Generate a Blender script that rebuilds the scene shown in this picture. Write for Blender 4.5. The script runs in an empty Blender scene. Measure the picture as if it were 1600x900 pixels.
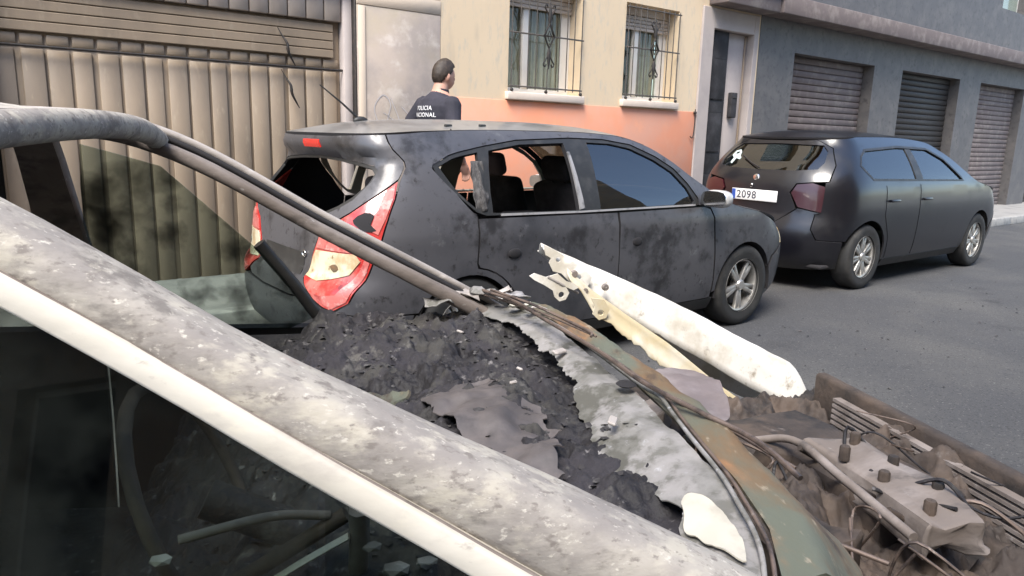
import bpy, bmesh, math, random
import numpy as np
from mathutils import Vector, Matrix, noise
from mathutils.geometry import delaunay_2d_cdt
random.seed(7)
S = bpy.context.scene
COL = S.collection
R = math.radians

# ------------------------------------------------------------------ camera, world, sun, exposure
cam_d = bpy.data.cameras.new('camera'); cam = bpy.data.objects.new('camera', cam_d); COL.objects.link(cam)
cam_d.sensor_fit = 'HORIZONTAL'; cam_d.sensor_width = 36.0; cam_d.lens = 36.0*1150/1600
cam_d.clip_start = 0.02; cam_d.clip_end = 2000
CR = np.array([[0.78928743, -0.10418594, 0.60512036], [-0.61345813, -0.17609706, 0.76984346], [0.02635305, -0.97884376, -0.20290491]])
mw = Matrix.Identity(4)
for i in range(3):
    mw[i][0] = CR[i, 0]; mw[i][1] = -CR[i, 1]; mw[i][2] = -CR[i, 2]
mw[2][3] = 1.4
cam.matrix_world = mw
S.camera = cam
SUN_EL, SUN_AZ = 56.0, 212.0        # degrees; azimuth measured anticlockwise from +X (the sun stands behind the camera, to its left)
W = bpy.data.worlds.new('World'); S.world = W; W.use_nodes = True
nt = W.node_tree; nt.nodes.clear()
sky = nt.nodes.new('ShaderNodeTexSky'); sky.sky_type = 'NISHITA'; sky.sun_disc = False
sky.sun_elevation = R(SUN_EL); sky.sun_rotation = R(90-SUN_AZ); sky.air_density = 1.0; sky.dust_density = 1.5; sky.ozone_density = 1.0
bg = nt.nodes.new('ShaderNodeBackground'); bg.inputs[1].default_value = 0.15
wo = nt.nodes.new('ShaderNodeOutputWorld')
nt.links.new(sky.outputs[0], bg.inputs[0]); nt.links.new(bg.outputs[0], wo.inputs[0])
sd = bpy.data.lights.new('sun', 'SUN'); sd.energy = 2.2; sd.angle = R(28); sd.color = (1, .95, .87)
so = bpy.data.objects.new('sun', sd); COL.objects.link(so)
sdir = Vector((math.cos(R(SUN_EL))*math.cos(R(SUN_AZ)), math.cos(R(SUN_EL))*math.sin(R(SUN_AZ)), math.sin(R(SUN_EL))))
so.rotation_euler = sdir.to_track_quat('Z', 'Y').to_euler(); so.location = sdir*30
S.view_settings.view_transform = 'Standard'; S.view_settings.look = 'None'; S.view_settings.gamma = 1
S.view_settings.exposure = 1.58
S.render.engine = 'CYCLES'
S.cycles.use_denoising = True
S.cycles.max_bounces = 8; S.cycles.transparent_max_bounces = 16

# ------------------------------------------------------------------ materials
def mat(name, base, rough=.6, metal=0., coat=0., layers=(), bump=None, spec=.5, coords='Object', stretch=(1, 1, 1), dust=None):
    """base colour, then layers (colour, noise scale, low, high, detail[, rough]) laid over it by noise; bump = (scale, strength, distance)"""
    m = bpy.data.materials.new(name); m.use_nodes = True
    t = m.node_tree; N = t.nodes; Lk = t.links
    p = N['Principled BSDF']
    tc = N.new('ShaderNodeTexCoord'); mp = N.new('ShaderNodeMapping'); mp.inputs['Scale'].default_value = stretch
    Lk.new(tc.outputs[coords], mp.inputs[0])
    p.inputs['Roughness'].default_value = rough; p.inputs['Metallic'].default_value = metal
    p.inputs['Coat Weight'].default_value = coat; p.inputs['Coat Roughness'].default_value = .16 if 'paint' in name else .06
    p.inputs['Specular IOR Level'].default_value = spec
    cur = None; rcur = None
    for i, ly in enumerate(layers):
        colr, sc, lo, hi, det = ly[:5]
        nz = N.new('ShaderNodeTexNoise'); nz.noise_dimensions = '4D'; nz.inputs['Scale'].default_value = sc; nz.inputs['Detail'].default_value = det
        nz.inputs['W'].default_value = 3.7*i+len(name)*.37
        nz.inputs['Roughness'].default_value = .62
        Lk.new(mp.outputs[0], nz.inputs['Vector'])
        mr = N.new('ShaderNodeMapRange'); mr.inputs['From Min'].default_value = lo; mr.inputs['From Max'].default_value = hi; mr.interpolation_type = 'SMOOTHSTEP'
        Lk.new(nz.outputs['Fac'], mr.inputs['Value'])
        mx = N.new('ShaderNodeMix'); mx.data_type = 'RGBA'
        Lk.new(mr.outputs[0], mx.inputs[0])
        if cur is None: mx.inputs[6].default_value = (*base, 1)
        else: Lk.new(cur, mx.inputs[6])
        mx.inputs[7].default_value = (*colr, 1); cur = mx.outputs[2]
        if len(ly) > 5:
            mx2 = N.new('ShaderNodeMix'); mx2.data_type = 'FLOAT'; Lk.new(mr.outputs[0], mx2.inputs[0])
            if rcur is None: mx2.inputs[2].default_value = rough
            else: Lk.new(rcur, mx2.inputs[2])
            mx2.inputs[3].default_value = ly[5]; rcur = mx2.outputs[0]
            if coat > 0 and ly[5] > .4:
                inv = N.new('ShaderNodeMath'); inv.operation = 'MULTIPLY_ADD'; inv.inputs[1].default_value = -coat*.85; inv.inputs[2].default_value = coat
                Lk.new(mr.outputs[0], inv.inputs[0]); Lk.new(inv.outputs[0], p.inputs['Coat Weight'])
    if cur is None: p.inputs['Base Color'].default_value = (*base, 1)
    else: Lk.new(cur, p.inputs['Base Color'])
    if rcur is not None: Lk.new(rcur, p.inputs['Roughness'])
    if bump:
        nz = N.new('ShaderNodeTexNoise'); nz.inputs['Scale'].default_value = bump[0]; nz.inputs['Detail'].default_value = 6
        Lk.new(mp.outputs[0], nz.inputs['Vector'])
        b = N.new('ShaderNodeBump'); b.inputs['Strength'].default_value = bump[1]; b.inputs['Distance'].default_value = bump[2] if len(bump) > 2 else .01
        Lk.new(nz.outputs['Fac'], b.inputs['Height']); Lk.new(b.outputs[0], p.inputs['Normal'])
    return m

def glass(name, tint, soot=None, refl=1.45):
    m = bpy.data.materials.new(name); m.use_nodes = True
    t = m.node_tree; N = t.nodes; Lk = t.links; N.clear()
    out = N.new('ShaderNodeOutputMaterial'); mix = N.new('ShaderNodeMixShader'); fr = N.new('ShaderNodeFresnel'); fr.inputs['IOR'].default_value = refl
    tr = N.new('ShaderNodeBsdfTransparent'); tr.inputs[0].default_value = (*tint, 1)
    gl = N.new('ShaderNodeBsdfGlossy'); gl.inputs['Roughness'].default_value = .015
    ge = N.new('ShaderNodeNewGeometry'); ml = N.new('ShaderNodeMath'); ml.operation = 'MULTIPLY'; iv = N.new('ShaderNodeMath'); iv.operation = 'SUBTRACT'; iv.inputs[0].default_value = 1
    Lk.new(ge.outputs['Backfacing'], iv.inputs[1]); Lk.new(iv.outputs[0], ml.inputs[1]); Lk.new(fr.outputs[0], ml.inputs[0])
    Lk.new(ml.outputs[0], mix.inputs[0]); Lk.new(tr.outputs[0], mix.inputs[1]); Lk.new(gl.outputs[0], mix.inputs[2])
    last = mix
    if soot:
        colr, sc, lo, hi = soot
        tc = N.new('ShaderNodeTexCoord'); nz = N.new('ShaderNodeTexNoise'); nz.inputs['Scale'].default_value = sc; nz.inputs['Detail'].default_value = 7
        Lk.new(tc.outputs['Object'], nz.inputs['Vector'])
        mr = N.new('ShaderNodeMapRange'); mr.inputs['From Min'].default_value = lo; mr.inputs['From Max'].default_value = hi
        Lk.new(nz.outputs['Fac'], mr.inputs['Value'])
        df = N.new('ShaderNodeBsdfDiffuse'); df.inputs[0].default_value = (*colr, 1)
        m2 = N.new('ShaderNodeMixShader'); Lk.new(mr.outputs[0], m2.inputs[0]); Lk.new(mix.outputs[0], m2.inputs[1]); Lk.new(df.outputs[0], m2.inputs[2])
        last = m2
    Lk.new(last.outputs[0], out.inputs[0])
    return m

MT = {}
MT['asphalt'] = mat('asphalt', (.05, .05, .052), .85, layers=[((.075, .073, .07), .7, .4, .64, 9), ((.035, .034, .035), 1.8, .58, .72, 10), ((.14, .135, .13), 70, .60, .66, 4), ((.018, .018, .02), 95, .56, .64, 3)], bump=(180, .5, .004))
MT['paving'] = mat('paving', (.26, .25, .235), .8, layers=[((.16, .155, .15), 3, .4, .7, 6)], bump=(60, .3, .003))
MT['kerbstone'] = mat('kerbstone', (.32, .31, .29), .8, layers=[((.2, .195, .19), 8, .4, .7, 6)], bump=(50, .4, .003))
MT['cream'] = mat('cream render, streaked', (.64, .51, .35), .85, layers=[((.66, .53, .37), 1.2, .35, .7, 5), ((.53, .43, .31), 2.2, .52, .72, 9), ((.55, .47, .36), 14, .5, .7, 6)], bump=(70, .3, .003), stretch=(1.6, 1, .5))
MT['palesill'] = mat('pale sill', (.62, .53, .45), .8, layers=[((.54, .46, .39), 5, .45, .7, 6)])
MT['salmon'] = mat('salmon render', (.58, .235, .135), .85, layers=[((.52, .26, .18), 2.0, .35, .65, 5), ((.60, .27, .16), 5, .5, .8, 6)], bump=(90, .3, .003))
MT['greywall'] = mat('grey render', (.37, .31, .265), .9, layers=[((.29, .25, .225), 2.2, .4, .62, 7), ((.46, .405, .36), 3.5, .52, .68, 8), ((.33, .28, .21), 1.1, .5, .75, 4)], bump=(45, .45, .004))
MT['palewall'] = mat('pale render border', (.56, .46, .36), .9, layers=[((.47, .40, .33), 3, .45, .7, 6)], bump=(60, .3, .003))
MT['lilac'] = mat('door surround render', (.40, .35, .325), .85, layers=[((.34, .30, .285), 3, .4, .7, 6)], bump=(60, .25, .003))
MT['cornice'] = mat('balcony slab', (.13, .105, .10), .85, layers=[((.2, .17, .155), 6, .45, .7, 6)], bump=(40, .4, .004))
MT['garage'] = mat('garage sheet metal', (.265, .205, .145), .55, layers=[((.21, .165, .12), 3, .4, .7, 6), ((.31, .25, .18), 14, .55, .75, 5), ((.16, .115, .08), 22, .66, .8, 6)], bump=(30, .12, .003), stretch=(1, 1, .35))
MT['garagepale'] = mat('garage head sheet', (.34, .29, .25), .55, layers=[((.28, .235, .2), 4, .4, .7, 6)], bump=(30, .1, .003), stretch=(1, 1, .35))
MT['ironblack'] = mat('black iron', (.025, .022, .02), .6, .2, layers=[((.06, .04, .03), 30, .5, .7, 5)])
MT['grille'] = mat('grille iron', (.09, .08, .07), .55, .3, layers=[((.16, .13, .11), 25, .5, .7, 5)])
MT['upvc'] = mat('white window frame', (.72, .70, .66), .4, layers=[((.6, .58, .54), 5, .5, .8, 4)])
MT['curtain'] = mat('curtain', (.56, .50, .42), .9, layers=[((.40, .36, .30), 4, .4, .7, 4)])
MT['shutter'] = mat('roller blind', (.52, .46, .40), .6, layers=[((.44, .39, .34), 6, .4, .7, 4)])
MT['darkroom'] = mat('dark room', (.03, .028, .026), .9)
MT['doordark'] = mat('dark door', (.014, .013, .014), .85, layers=[((.04, .038, .042), 5, .4, .7, 4)])
MT['graffiti'] = mat('graffiti paint', (.46, .43, .42), .7)
MT['winglass'] = glass('house glass', (.80, .83, .80), refl=1.6)
MT['stonedark'] = mat('dark stone cladding', (.085, .08, .08), .6, layers=[((.12, .11, .105), 3, .4, .7, 7), ((.06, .055, .055), 12, .5, .7, 6)], bump=(40, .3, .003))
MT['oppwall'] = mat('ochre render', (.50, .38, .25), .85, layers=[((.42, .33, .23), 1.5, .4, .7, 6)], bump=(60, .3, .003))
MT['roofdark'] = mat('roof', (.2, .12, .08), .8)

MT['paint'] = mat('dusty dark paint', (.018, .02, .026), .38, .2, .38, layers=[((.080, .079, .087), 1.5, .26, .56, 8, .52), ((.020, .019, .021), 3.2, .53, .66, 9, .6), ((.15, .15, .155), 9, .60, .74, 8, .6), ((.03, .028, .03), 22, .56, .68, 8, .6)], bump=(7, .05, .01))
MT['paintroof'] = mat('dusty roof paint', (.06, .06, .065), .4, .1, .5, layers=[((.20, .195, .19), 2.2, .30, .62, 8, .6), ((.10, .095, .09), 9, .55, .75, 7, .6)])
MT['blackpaint'] = mat('black paint', (.006, .006, .009), .3, .0, .5, layers=[((.014, .014, .016), 3, .5, .75, 6, .45)])
MT['trim'] = mat('black plastic trim', (.018, .018, .018), .5, layers=[((.045, .044, .042), 9, .45, .75, 6)])
MT['inner'] = mat('dark interior lining', (.014, .013, .015), .9)
MT['beige'] = mat('pale pillar lining', (.36, .33, .28), .85)
MT['seat'] = mat('seat fabric', (.017, .015, .017), .95, layers=[((.035, .03, .033), 12, .4, .7, 4)], bump=(120, .3, .002))
MT['seatred'] = mat('headrest fabric', (.16, .13, .14), .9)
MT['channel'] = mat('window channel', (.33, .32, .32), .45, .3, layers=[((.15, .15, .15), 16, .5, .7, 5)])
MT['film'] = mat('melted grey film', (.06, .056, .054), .75, layers=[((.10, .095, .095), 26, .45, .65, 8), ((.03, .027, .027), 14, .46, .62, 8)], bump=(60, .8, .006), stretch=(2, 2, 1))
MT['carglass'] = glass('car glass', (.30, .35, .33), refl=2.3)
MT['sootglass'] = glass('sooty glass', (.66, .72, .69), soot=((.014, .016, .015), 9, .48, .80), refl=1.5)
MT['redlens'] = mat('red lens', (.42, .025, .022), .3, 0, .7, layers=[((.55, .13, .11), 11, .46, .66, 8), ((.16, .012, .012), 7, .54, .68, 7), ((.60, .30, .27), 45, .60, .72, 7)], bump=(45, .25, .004))
MT['pinklens'] = mat('scraped pink lens', (.50, .13, .115), .4, 0, .4, layers=[((.62, .32, .29), 20, .5, .66, 8), ((.30, .03, .03), 12, .52, .66, 8)], bump=(60, .4, .004))
MT['clearlens'] = mat('clear lens', (.46, .34, .19), .35, 0, .6, layers=[((.62, .58, .42), 7, .44, .60, 7), ((.20, .13, .05), 14, .56, .68, 8)], bump=(30, .3, .004))
MT['brightred'] = mat('brake lens', (.75, .03, .02), .25, 0, 1)
MT['tyre'] = mat('tyre rubber', (.018, .018, .018), .8, layers=[((.045, .043, .04), 6, .45, .7, 6)], bump=(60, .3, .003))
MT['alloy'] = mat('alloy wheel', (.45, .44, .42), .38, .7, layers=[((.2, .19, .18), 8, .5, .75, 6)])
MT['chrome'] = mat('chrome', (.7, .7, .7), .12, 1)
MT['plate'] = mat('plate white', (.78, .78, .76), .35)
MT['plateblue'] = mat('plate blue', (.03, .08, .35), .4)
MT['ink'] = mat('plate letters', (.05, .05, .07), .5)
MT['mirrorcap'] = mat('mirror shell', (.50, .50, .50), .3, .2, .7)
MT['drawn_reflection'] = mat('pale sticker', (.42, .5, .48), .6)  # tone of a reflection in the rear glass, held in the colour

MT['ash'] = mat('ash covered metal', (.25, .23, .215), .85, 0, 0, layers=[((.36, .335, .30), 14, .40, .58, 10), ((.17, .155, .142), 24, .53, .66, 10), ((.42, .39, .335), 38, .50, .64, 10), ((.19, .17, .155), 95, .54, .66, 8), ((.50, .47, .42), 160, .57, .68, 6), ((.36, .25, .215), 16, .62, .76, 8)], bump=(55, .55, .004), stretch=(.55, 1, 1))
MT['ashdark'] = mat('sooted pillar metal', (.15, .125, .11), .8, 0, 0, layers=[((.23, .20, .185), 7, .42, .64, 8), ((.07, .06, .055), 14, .52, .70, 8), ((.34, .32, .31), 50, .62, .76, 6)], bump=(60, .5, .003), stretch=(.5, 1, 1))
MT['ashmid'] = mat('ashy frame metal', (.36, .33, .31), .75, 0, 0, layers=[((.21, .19, .18), 9, .45, .66, 8), ((.44, .41, .39), 40, .56, .7, 6)], bump=(60, .4, .003), stretch=(.5, 1, 1))
MT['white'] = mat('scorched white paint', (.72, .70, .655), .42, 0, .15, layers=[((.52, .48, .40), 7, .44, .64, 9, .6), ((.33, .29, .235), 18, .58, .70, 9, .8), ((.58, .54, .46), 60, .56, .68, 6, .7), ((.24, .21, .18), 45, .68, .76, 7, .85)])
MT['whiteash'] = mat('white paint under ash', (.53, .50, .44), .65, 0, 0, layers=[((.60, .57, .51), 9, .40, .62, 9), ((.44, .41, .37), 20, .52, .70, 9, .75), ((.34, .31, .28), 60, .60, .74, 7, .8), ((.62, .585, .50), 34, .55, .7, 7)], bump=(60, .25, .003), stretch=(.5, 1, 1))
MT['whitesoot'] = mat('sooted white paint', (.60, .57, .52), .6, 0, 0, layers=[((.20, .18, .165), 2.6, .38, .60, 9, .8), ((.07, .06, .055), 4.5, .5, .68, 9, .9), ((.36, .22, .14), 7, .60, .78, 8, .85)], bump=(50, .3, .003))
MT['yellowed'] = mat('heat yellowed primer', (.54, .46, .30), .6, 0, 0, layers=[((.60, .56, .46), 8, .42, .62, 8), ((.42, .34, .22), 18, .60, .78, 8), ((.30, .27, .24), 40, .68, .8, 6)], bump=(40, .3, .003))
MT['char'] = mat('charred debris', (.010, .009, .011), .8, 0, 0, layers=[((.022, .020, .025), 3, .42, .58, 6, .85), ((.040, .038, .036), 10, .50, .60, 9, .9), ((.078, .074, .070), 17, .57, .65, 10, .85), ((.006, .005, .007), 5.5, .48, .56, 10, .7), ((.16, .15, .15), 40, .60, .70, 8, .9), ((.012, .011, .014), 30, .58, .68, 8, .6)], bump=(70, .8, .006))
MT['flake'] = mat('char flakes', (.03, .028, .03), .9, layers=[((.07, .067, .067), 30, .5, .6, 3), ((.02, .02, .02), 22, .55, .62, 3)])
MT['meltsheet'] = mat('melted plastic sheet', (.062, .055, .056), .6, 0, 0, layers=[((.105, .092, .09), 9, .42, .64, 7), ((.04, .036, .036), 16, .58, .74, 7)], bump=(45, .4, .003))
MT['greyash'] = mat('ashy glass remains', (.17, .165, .155), .75, 0, 0, layers=[((.235, .225, .22), 9, .44, .58, 8), ((.075, .073, .062), 9, .50, .60, 9), ((.12, .117, .105), 22, .5, .62, 9), ((.34, .34, .35), 38, .60, .72, 7), ((.33, .21, .16), 6.5, .64, .78, 6)], bump=(60, .5, .003))
MT['cream_mottled'] = mat('unburnt cream patch', (.46, .435, .37), .6, 0, 0, layers=[((.36, .335, .28), 14, .5, .7, 7)], bump=(40, .2, .002))  # pale cream with random darker mottling
MT['rust'] = mat('rusted scuttle steel', (.135, .085, .045), .75, .1, 0, layers=[((.27, .135, .06), 7, .48, .62, 8), ((.10, .11, .085), 5.0, .44, .60, 8), ((.045, .034, .028), 10, .52, .66, 8), ((.33, .28, .21), 34, .58, .72, 7)], bump=(50, .5, .004), stretch=(1.4, .5, 1))
MT['rustdark'] = mat('burnt engine metal', (.045, .035, .03), .8, .1, 0, layers=[((.085, .062, .048), 6, .42, .64, 8), ((.016, .014, .014), 7, .48, .66, 8), ((.14, .12, .11), 22, .6, .75, 7)], bump=(45, .6, .006))
MT['mauve'] = mat('burnt tower plate', (.15, .125, .125), .6, .1, 0, layers=[((.22, .19, .19), 9, .42, .64, 7), ((.10, .075, .065), 13, .56, .74, 7)], bump=(40, .3, .003))
MT['wire'] = mat('scorched wire', (.16, .12, .10), .6, .4, layers=[((.05, .04, .038), 25, .45, .65, 6), ((.33, .29, .26), 50, .6, .72, 5)])

MT['shirt'] = mat('navy shirt', (.018, .018, .028), .85, layers=[((.03, .028, .042), 7, .4, .7, 5)], bump=(18, .4, .012))
MT['trousers'] = mat('navy trousers', (.014, .015, .024), .85, bump=(20, .3, .01))
MT['skin'] = mat('skin', (.46, .255, .19), .55, layers=[((.53, .30, .225), 14, .4, .7, 4)])
MT['hair'] = mat('dark hair', (.022, .014, .010), .6, layers=[((.045, .03, .02), 60, .4, .7, 5)], bump=(160, .6, .004))
MT['boot'] = mat('boot leather', (.012, .012, .012), .4)
MT['textwhite'] = mat('reflective lettering', (.72, .72, .74), .5)

# ------------------------------------------------------------------ helpers
def thing(name, label, cat, loc=(0, 0, 0), rotz=0., group=None):
    o = bpy.data.objects.new(name, None); COL.objects.link(o); o.empty_display_size = .2
    o.location = loc; o.rotation_euler = (0, 0, rotz); o['label'] = label; o['category'] = cat
    if group: o['group'] = group
    return o

def obj(name, verts, faces, m, parent=None, smooth=True, kind=None, label=None, split=None):
    me = bpy.data.meshes.new(name); me.from_pydata([tuple(map(float, v)) for v in verts], [], [tuple(map(int, f)) for f in faces]); me.update()
    for x in (m if isinstance(m, (list, tuple)) else [m]): me.materials.append(MT[x] if isinstance(x, str) else x)
    o = bpy.data.objects.new(name, me); COL.objects.link(o)
    if parent is not None: o.parent = parent
    if smooth:
        me.polygons.foreach_set('use_smooth', [True]*len(me.polygons))
    if split:
        me.set_sharp_from_angle(angle=R(split))
    if kind: o['kind'] = kind
    if label: o['label'] = label
    return o

def from_bm(name, bm, m, parent=None, smooth=True, split=35, **k):
    me = bpy.data.meshes.new(name); bmesh.ops.recalc_face_normals(bm, faces=bm.faces); bm.to_mesh(me); bm.free()
    for x in (m if isinstance(m, (list, tuple)) else [m]): me.materials.append(MT[x] if isinstance(x, str) else x)
    o = bpy.data.objects.new(name, me); COL.objects.link(o)
    if parent is not None: o.parent = parent
    if smooth:
        me.polygons.foreach_set('use_smooth', [True]*len(me.polygons)); me.set_sharp_from_angle(angle=R(split))
    for a, b in k.items(): o[a] = b
    return o

def add_box(bm, x0, x1, y0, y1, z0, z1, bev=0., seg=1, M=None):
    r = bmesh.ops.create_cube(bm, size=1); vs = r['verts']
    for v in vs: v.co = Vector(((x0+x1)/2+v.co.x*(x1-x0), (y0+y1)/2+v.co.y*(y1-y0), (z0+z1)/2+v.co.z*(z1-z0)))
    if bev > 0:
        es = list({e for v in vs for e in v.link_edges})
        q = bmesh.ops.bevel(bm, geom=es, offset=bev, segments=seg, profile=.5, affect='EDGES'); vs = list({v for f in q['faces'] for v in f.verts} | set(v for v in vs if v.is_valid))
    if M is not None: bmesh.ops.transform(bm, matrix=M, verts=vs)
    return vs

def box(name, x0, x1, y0, y1, z0, z1, m, parent=None, bev=.004, seg=1, M=None, **k):
    bm = bmesh.new(); add_box(bm, x0, x1, y0, y1, z0, z1, bev, seg, M)
    return from_bm(name, bm, m, parent, True, 50, **k)

def tube_mesh(path, rad, n=8, close=False, squash=1.):
    """a round bar along a path; rad is one radius or one per point"""
    P = [Vector(p) for p in path]; k = len(P); V = []; F = []
    rr = rad if hasattr(rad, '__len__') else [rad]*k
    up = Vector((0, 0, 1))
    for i, p in enumerate(P):
        d = (P[min(i+1, k-1)]-P[max(i-1, 0)]).normalized()
        a = d.cross(up)
        if a.length < 1e-3: a = d.cross(Vector((0, 1, 0)))
        a.normalize(); b = a.cross(d).normalized()
        for j in range(n):
            t = 2*math.pi*j/n; V.append(p+a*math.cos(t)*rr[i]+b*math.sin(t)*rr[i]*squash)
    for i in range(k-1):
        for j in range(n): F.append((i*n+j, i*n+(j+1) % n, (i+1)*n+(j+1) % n, (i+1)*n+j))
    F.append(tuple(range(n-1, -1, -1))); F.append(tuple((k-1)*n+j for j in range(n)))
    return V, F
def tube(name, path, rad, m, parent=None, n=8, squash=1., **k):
    V, F = tube_mesh(path, rad, n, squash=squash); return obj(name, V, F, m, parent, True, split=60, **k)

def smooth_path(pts, n=8):
    """Catmull-Rom through the points"""
    P = [np.array(p, float) for p in pts]; P = [2*P[0]-P[1]]+P+[2*P[-1]-P[-2]]; out = []
    for i in range(1, len(P)-2):
        for j in range(n):
            t = j/n
            out.append(.5*((2*P[i])+(-P[i-1]+P[i+1])*t+(2*P[i-1]-5*P[i]+4*P[i+1]-P[i+2])*t*t+(-P[i-1]+3*P[i]-3*P[i+1]+P[i+2])*t**3))
    out.append(P[-2]); return out

def loft(name, sections, m, parent=None, caps=True, split=50, **k):
    n = len(sections[0]); V = [p for s in sections for p in s]; F = []
    for i in range(len(sections)-1):
        for j in range(n): F.append((i*n+j, i*n+(j+1) % n, (i+1)*n+(j+1) % n, (i+1)*n+j))
    if caps: F.append(tuple(range(n-1, -1, -1))); F.append(tuple((len(sections)-1)*n+j for j in range(n)))
    bm = bmesh.new(); vs = [bm.verts.new(tuple(v)) for v in V]
    for f in F: bm.faces.new([vs[i] for i in f])
    return from_bm(name, bm, m, parent, True, split, **k)

def lathe(bm, prof, n=32, axis='y', M=None):
    """profile of (radius, height) turned round an axis"""
    rings = []
    for r, h in prof:
        ring = []
        for j in range(n):
            t = 2*math.pi*j/n; c, s = math.cos(t)*r, math.sin(t)*r
            co = (c, h, s) if axis == 'y' else ((c, s, h) if axis == 'z' else (h, c, s))
            ring.append(bm.verts.new(co))
        rings.append(ring)
    for a, b in zip(rings[:-1], rings[1:]):
        for j in range(n): bm.faces.new((a[j], a[(j+1) % n], b[(j+1) % n], b[j]))
    if M is not None: bmesh.ops.transform(bm, matrix=M, verts=[v for r in rings for v in r])
    return rings

def resample(loop, res):
    out = []; n = len(loop)
    for i in range(n):
        a = np.array(loop[i], float); b = np.array(loop[(i+1) % n], float); k = max(1, int(math.ceil(np.linalg.norm(b-a)/res)))
        for j in range(k): out.append(a+(b-a)*j/k)
    return np.array(out)
def inside(P, loop):
    x, y = P[:, 0], P[:, 1]; r = np.zeros(len(P), bool); n = len(loop)
    for i in range(n):
        x0, y0 = loop[i]; x1, y1 = loop[(i+1) % n]
        if y0 == y1: continue
        c = ((y0 > y) != (y1 > y)) & (x < (x1-x0)*(y-y0)/(y1-y0)+x0); r ^= c
    return r
def area2(l):
    l = np.asarray(l); return np.sum(l[:, 0]*np.roll(l[:, 1], -1)-np.roll(l[:, 0], -1)*l[:, 1])
def inset(loop, g):
    l = np.asarray(loop, float)
    if area2(l) < 0: l = l[::-1]
    out = []; n = len(l)
    for i in range(n):
        a = l[i]-l[i-1]; b = l[(i+1) % n]-l[i]; a /= np.linalg.norm(a)+1e-12; b /= np.linalg.norm(b)+1e-12
        na = np.array([-a[1], a[0]]); nb = np.array([-b[1], b[0]]); d = na+nb; q = d@na
        out.append(l[i]+d*(g/max(q, .35)))
    return out
def spline2(pts, n=5, closed=True):
    """rounds a polygon's corners by passing a soft curve through it"""
    P = [np.array(p, float) for p in pts]; k = len(P); out = []
    for i in range(k):
        p0, p1, p2, p3 = P[i-1], P[i], P[(i+1) % k], P[(i+2) % k]
        for j in range(n):
            t = j/n
            out.append(.5*((2*p1)+(-p0+p2)*t+(2*p0-5*p1+4*p2-p3)*t*t+(-p0+3*p1-3*p2+p3)*t**3))
    return out

def panel(name, loops, fmap, m, parent, res=.05, thick=.016, ref=(2.1, 0, .7), gap=.0, inner=None, kind=None, label=None, split=40):
    """sheet cut to an outline (with holes) in the plane and carried onto a curved surface by fmap, given real thickness"""
    outer = inset(loops[0], gap) if gap else [np.array(p, float) for p in loops[0]]
    lp = [resample(outer, res)]+[resample(h, res) for h in loops[1:]]
    pts = []; edges = []
    for l in lp:
        b = len(pts); pts += list(l); edges += [(b+i, b+(i+1) % len(l)) for i in range(len(l))]
    B = np.array(pts); lo, hi = B.min(0), B.max(0)
    g = []
    ny = int((hi[1]-lo[1])/(res*.87))+1
    for j in range(ny+1):
        y = lo[1]+j*res*.87
        for i in range(int((hi[0]-lo[0])/res)+2): g.append((lo[0]+(i+.5*(j % 2))*res, y))
    g = np.array(g); ok = inside(g, lp[0])
    for h in lp[1:]: ok &= ~inside(g, h)
    g = g[ok]
    if len(g):
        d = np.min(np.hypot(g[:, None, 0]-B[None, :, 0], g[:, None, 1]-B[None, :, 1]), axis=1) if len(g)*len(B) < 6e6 else np.ones(len(g))
        g = g[d > res*.55]
    allp = list(B)+list(g)
    r = delaunay_2d_cdt([Vector((float(p[0]), float(p[1]))) for p in allp], edges, [], 0, 1e-5)
    V2 = np.array([(v.x, v.y) for v in r[0]]); F = np.array([list(f) for f in r[2] if len(f) == 3])
    cen = V2[F].mean(1); ok = inside(cen, lp[0])
    for h in lp[1:]: ok &= ~inside(cen, h)
    F = F[ok]; V3 = np.asarray(fmap(V2))
    n = np.cross(V3[F[:, 1]]-V3[F[:, 0]], V3[F[:, 2]]-V3[F[:, 0]]); c3 = V3[F].mean(1)
    if np.sum(n*(c3-np.array(ref))) < 0: F = F[:, ::-1]
    used = np.unique(F); mp = -np.ones(len(V3), int); mp[used] = np.arange(len(used))
    ms = [m] if inner is None else [m, inner]
    o = obj(name, V3[used], mp[F], ms, parent, True, kind=kind, label=label)
    if thick:
        s = o.modifiers.new('thickness', 'SOLIDIFY'); s.thickness = thick; s.offset = -1; s.use_even_offset = False
        if inner is not None: s.material_offset = 1; s.material_offset_rim = 1
        e = o.modifiers.new('edges', 'EDGE_SPLIT'); e.split_angle = R(split)
    return o

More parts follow.
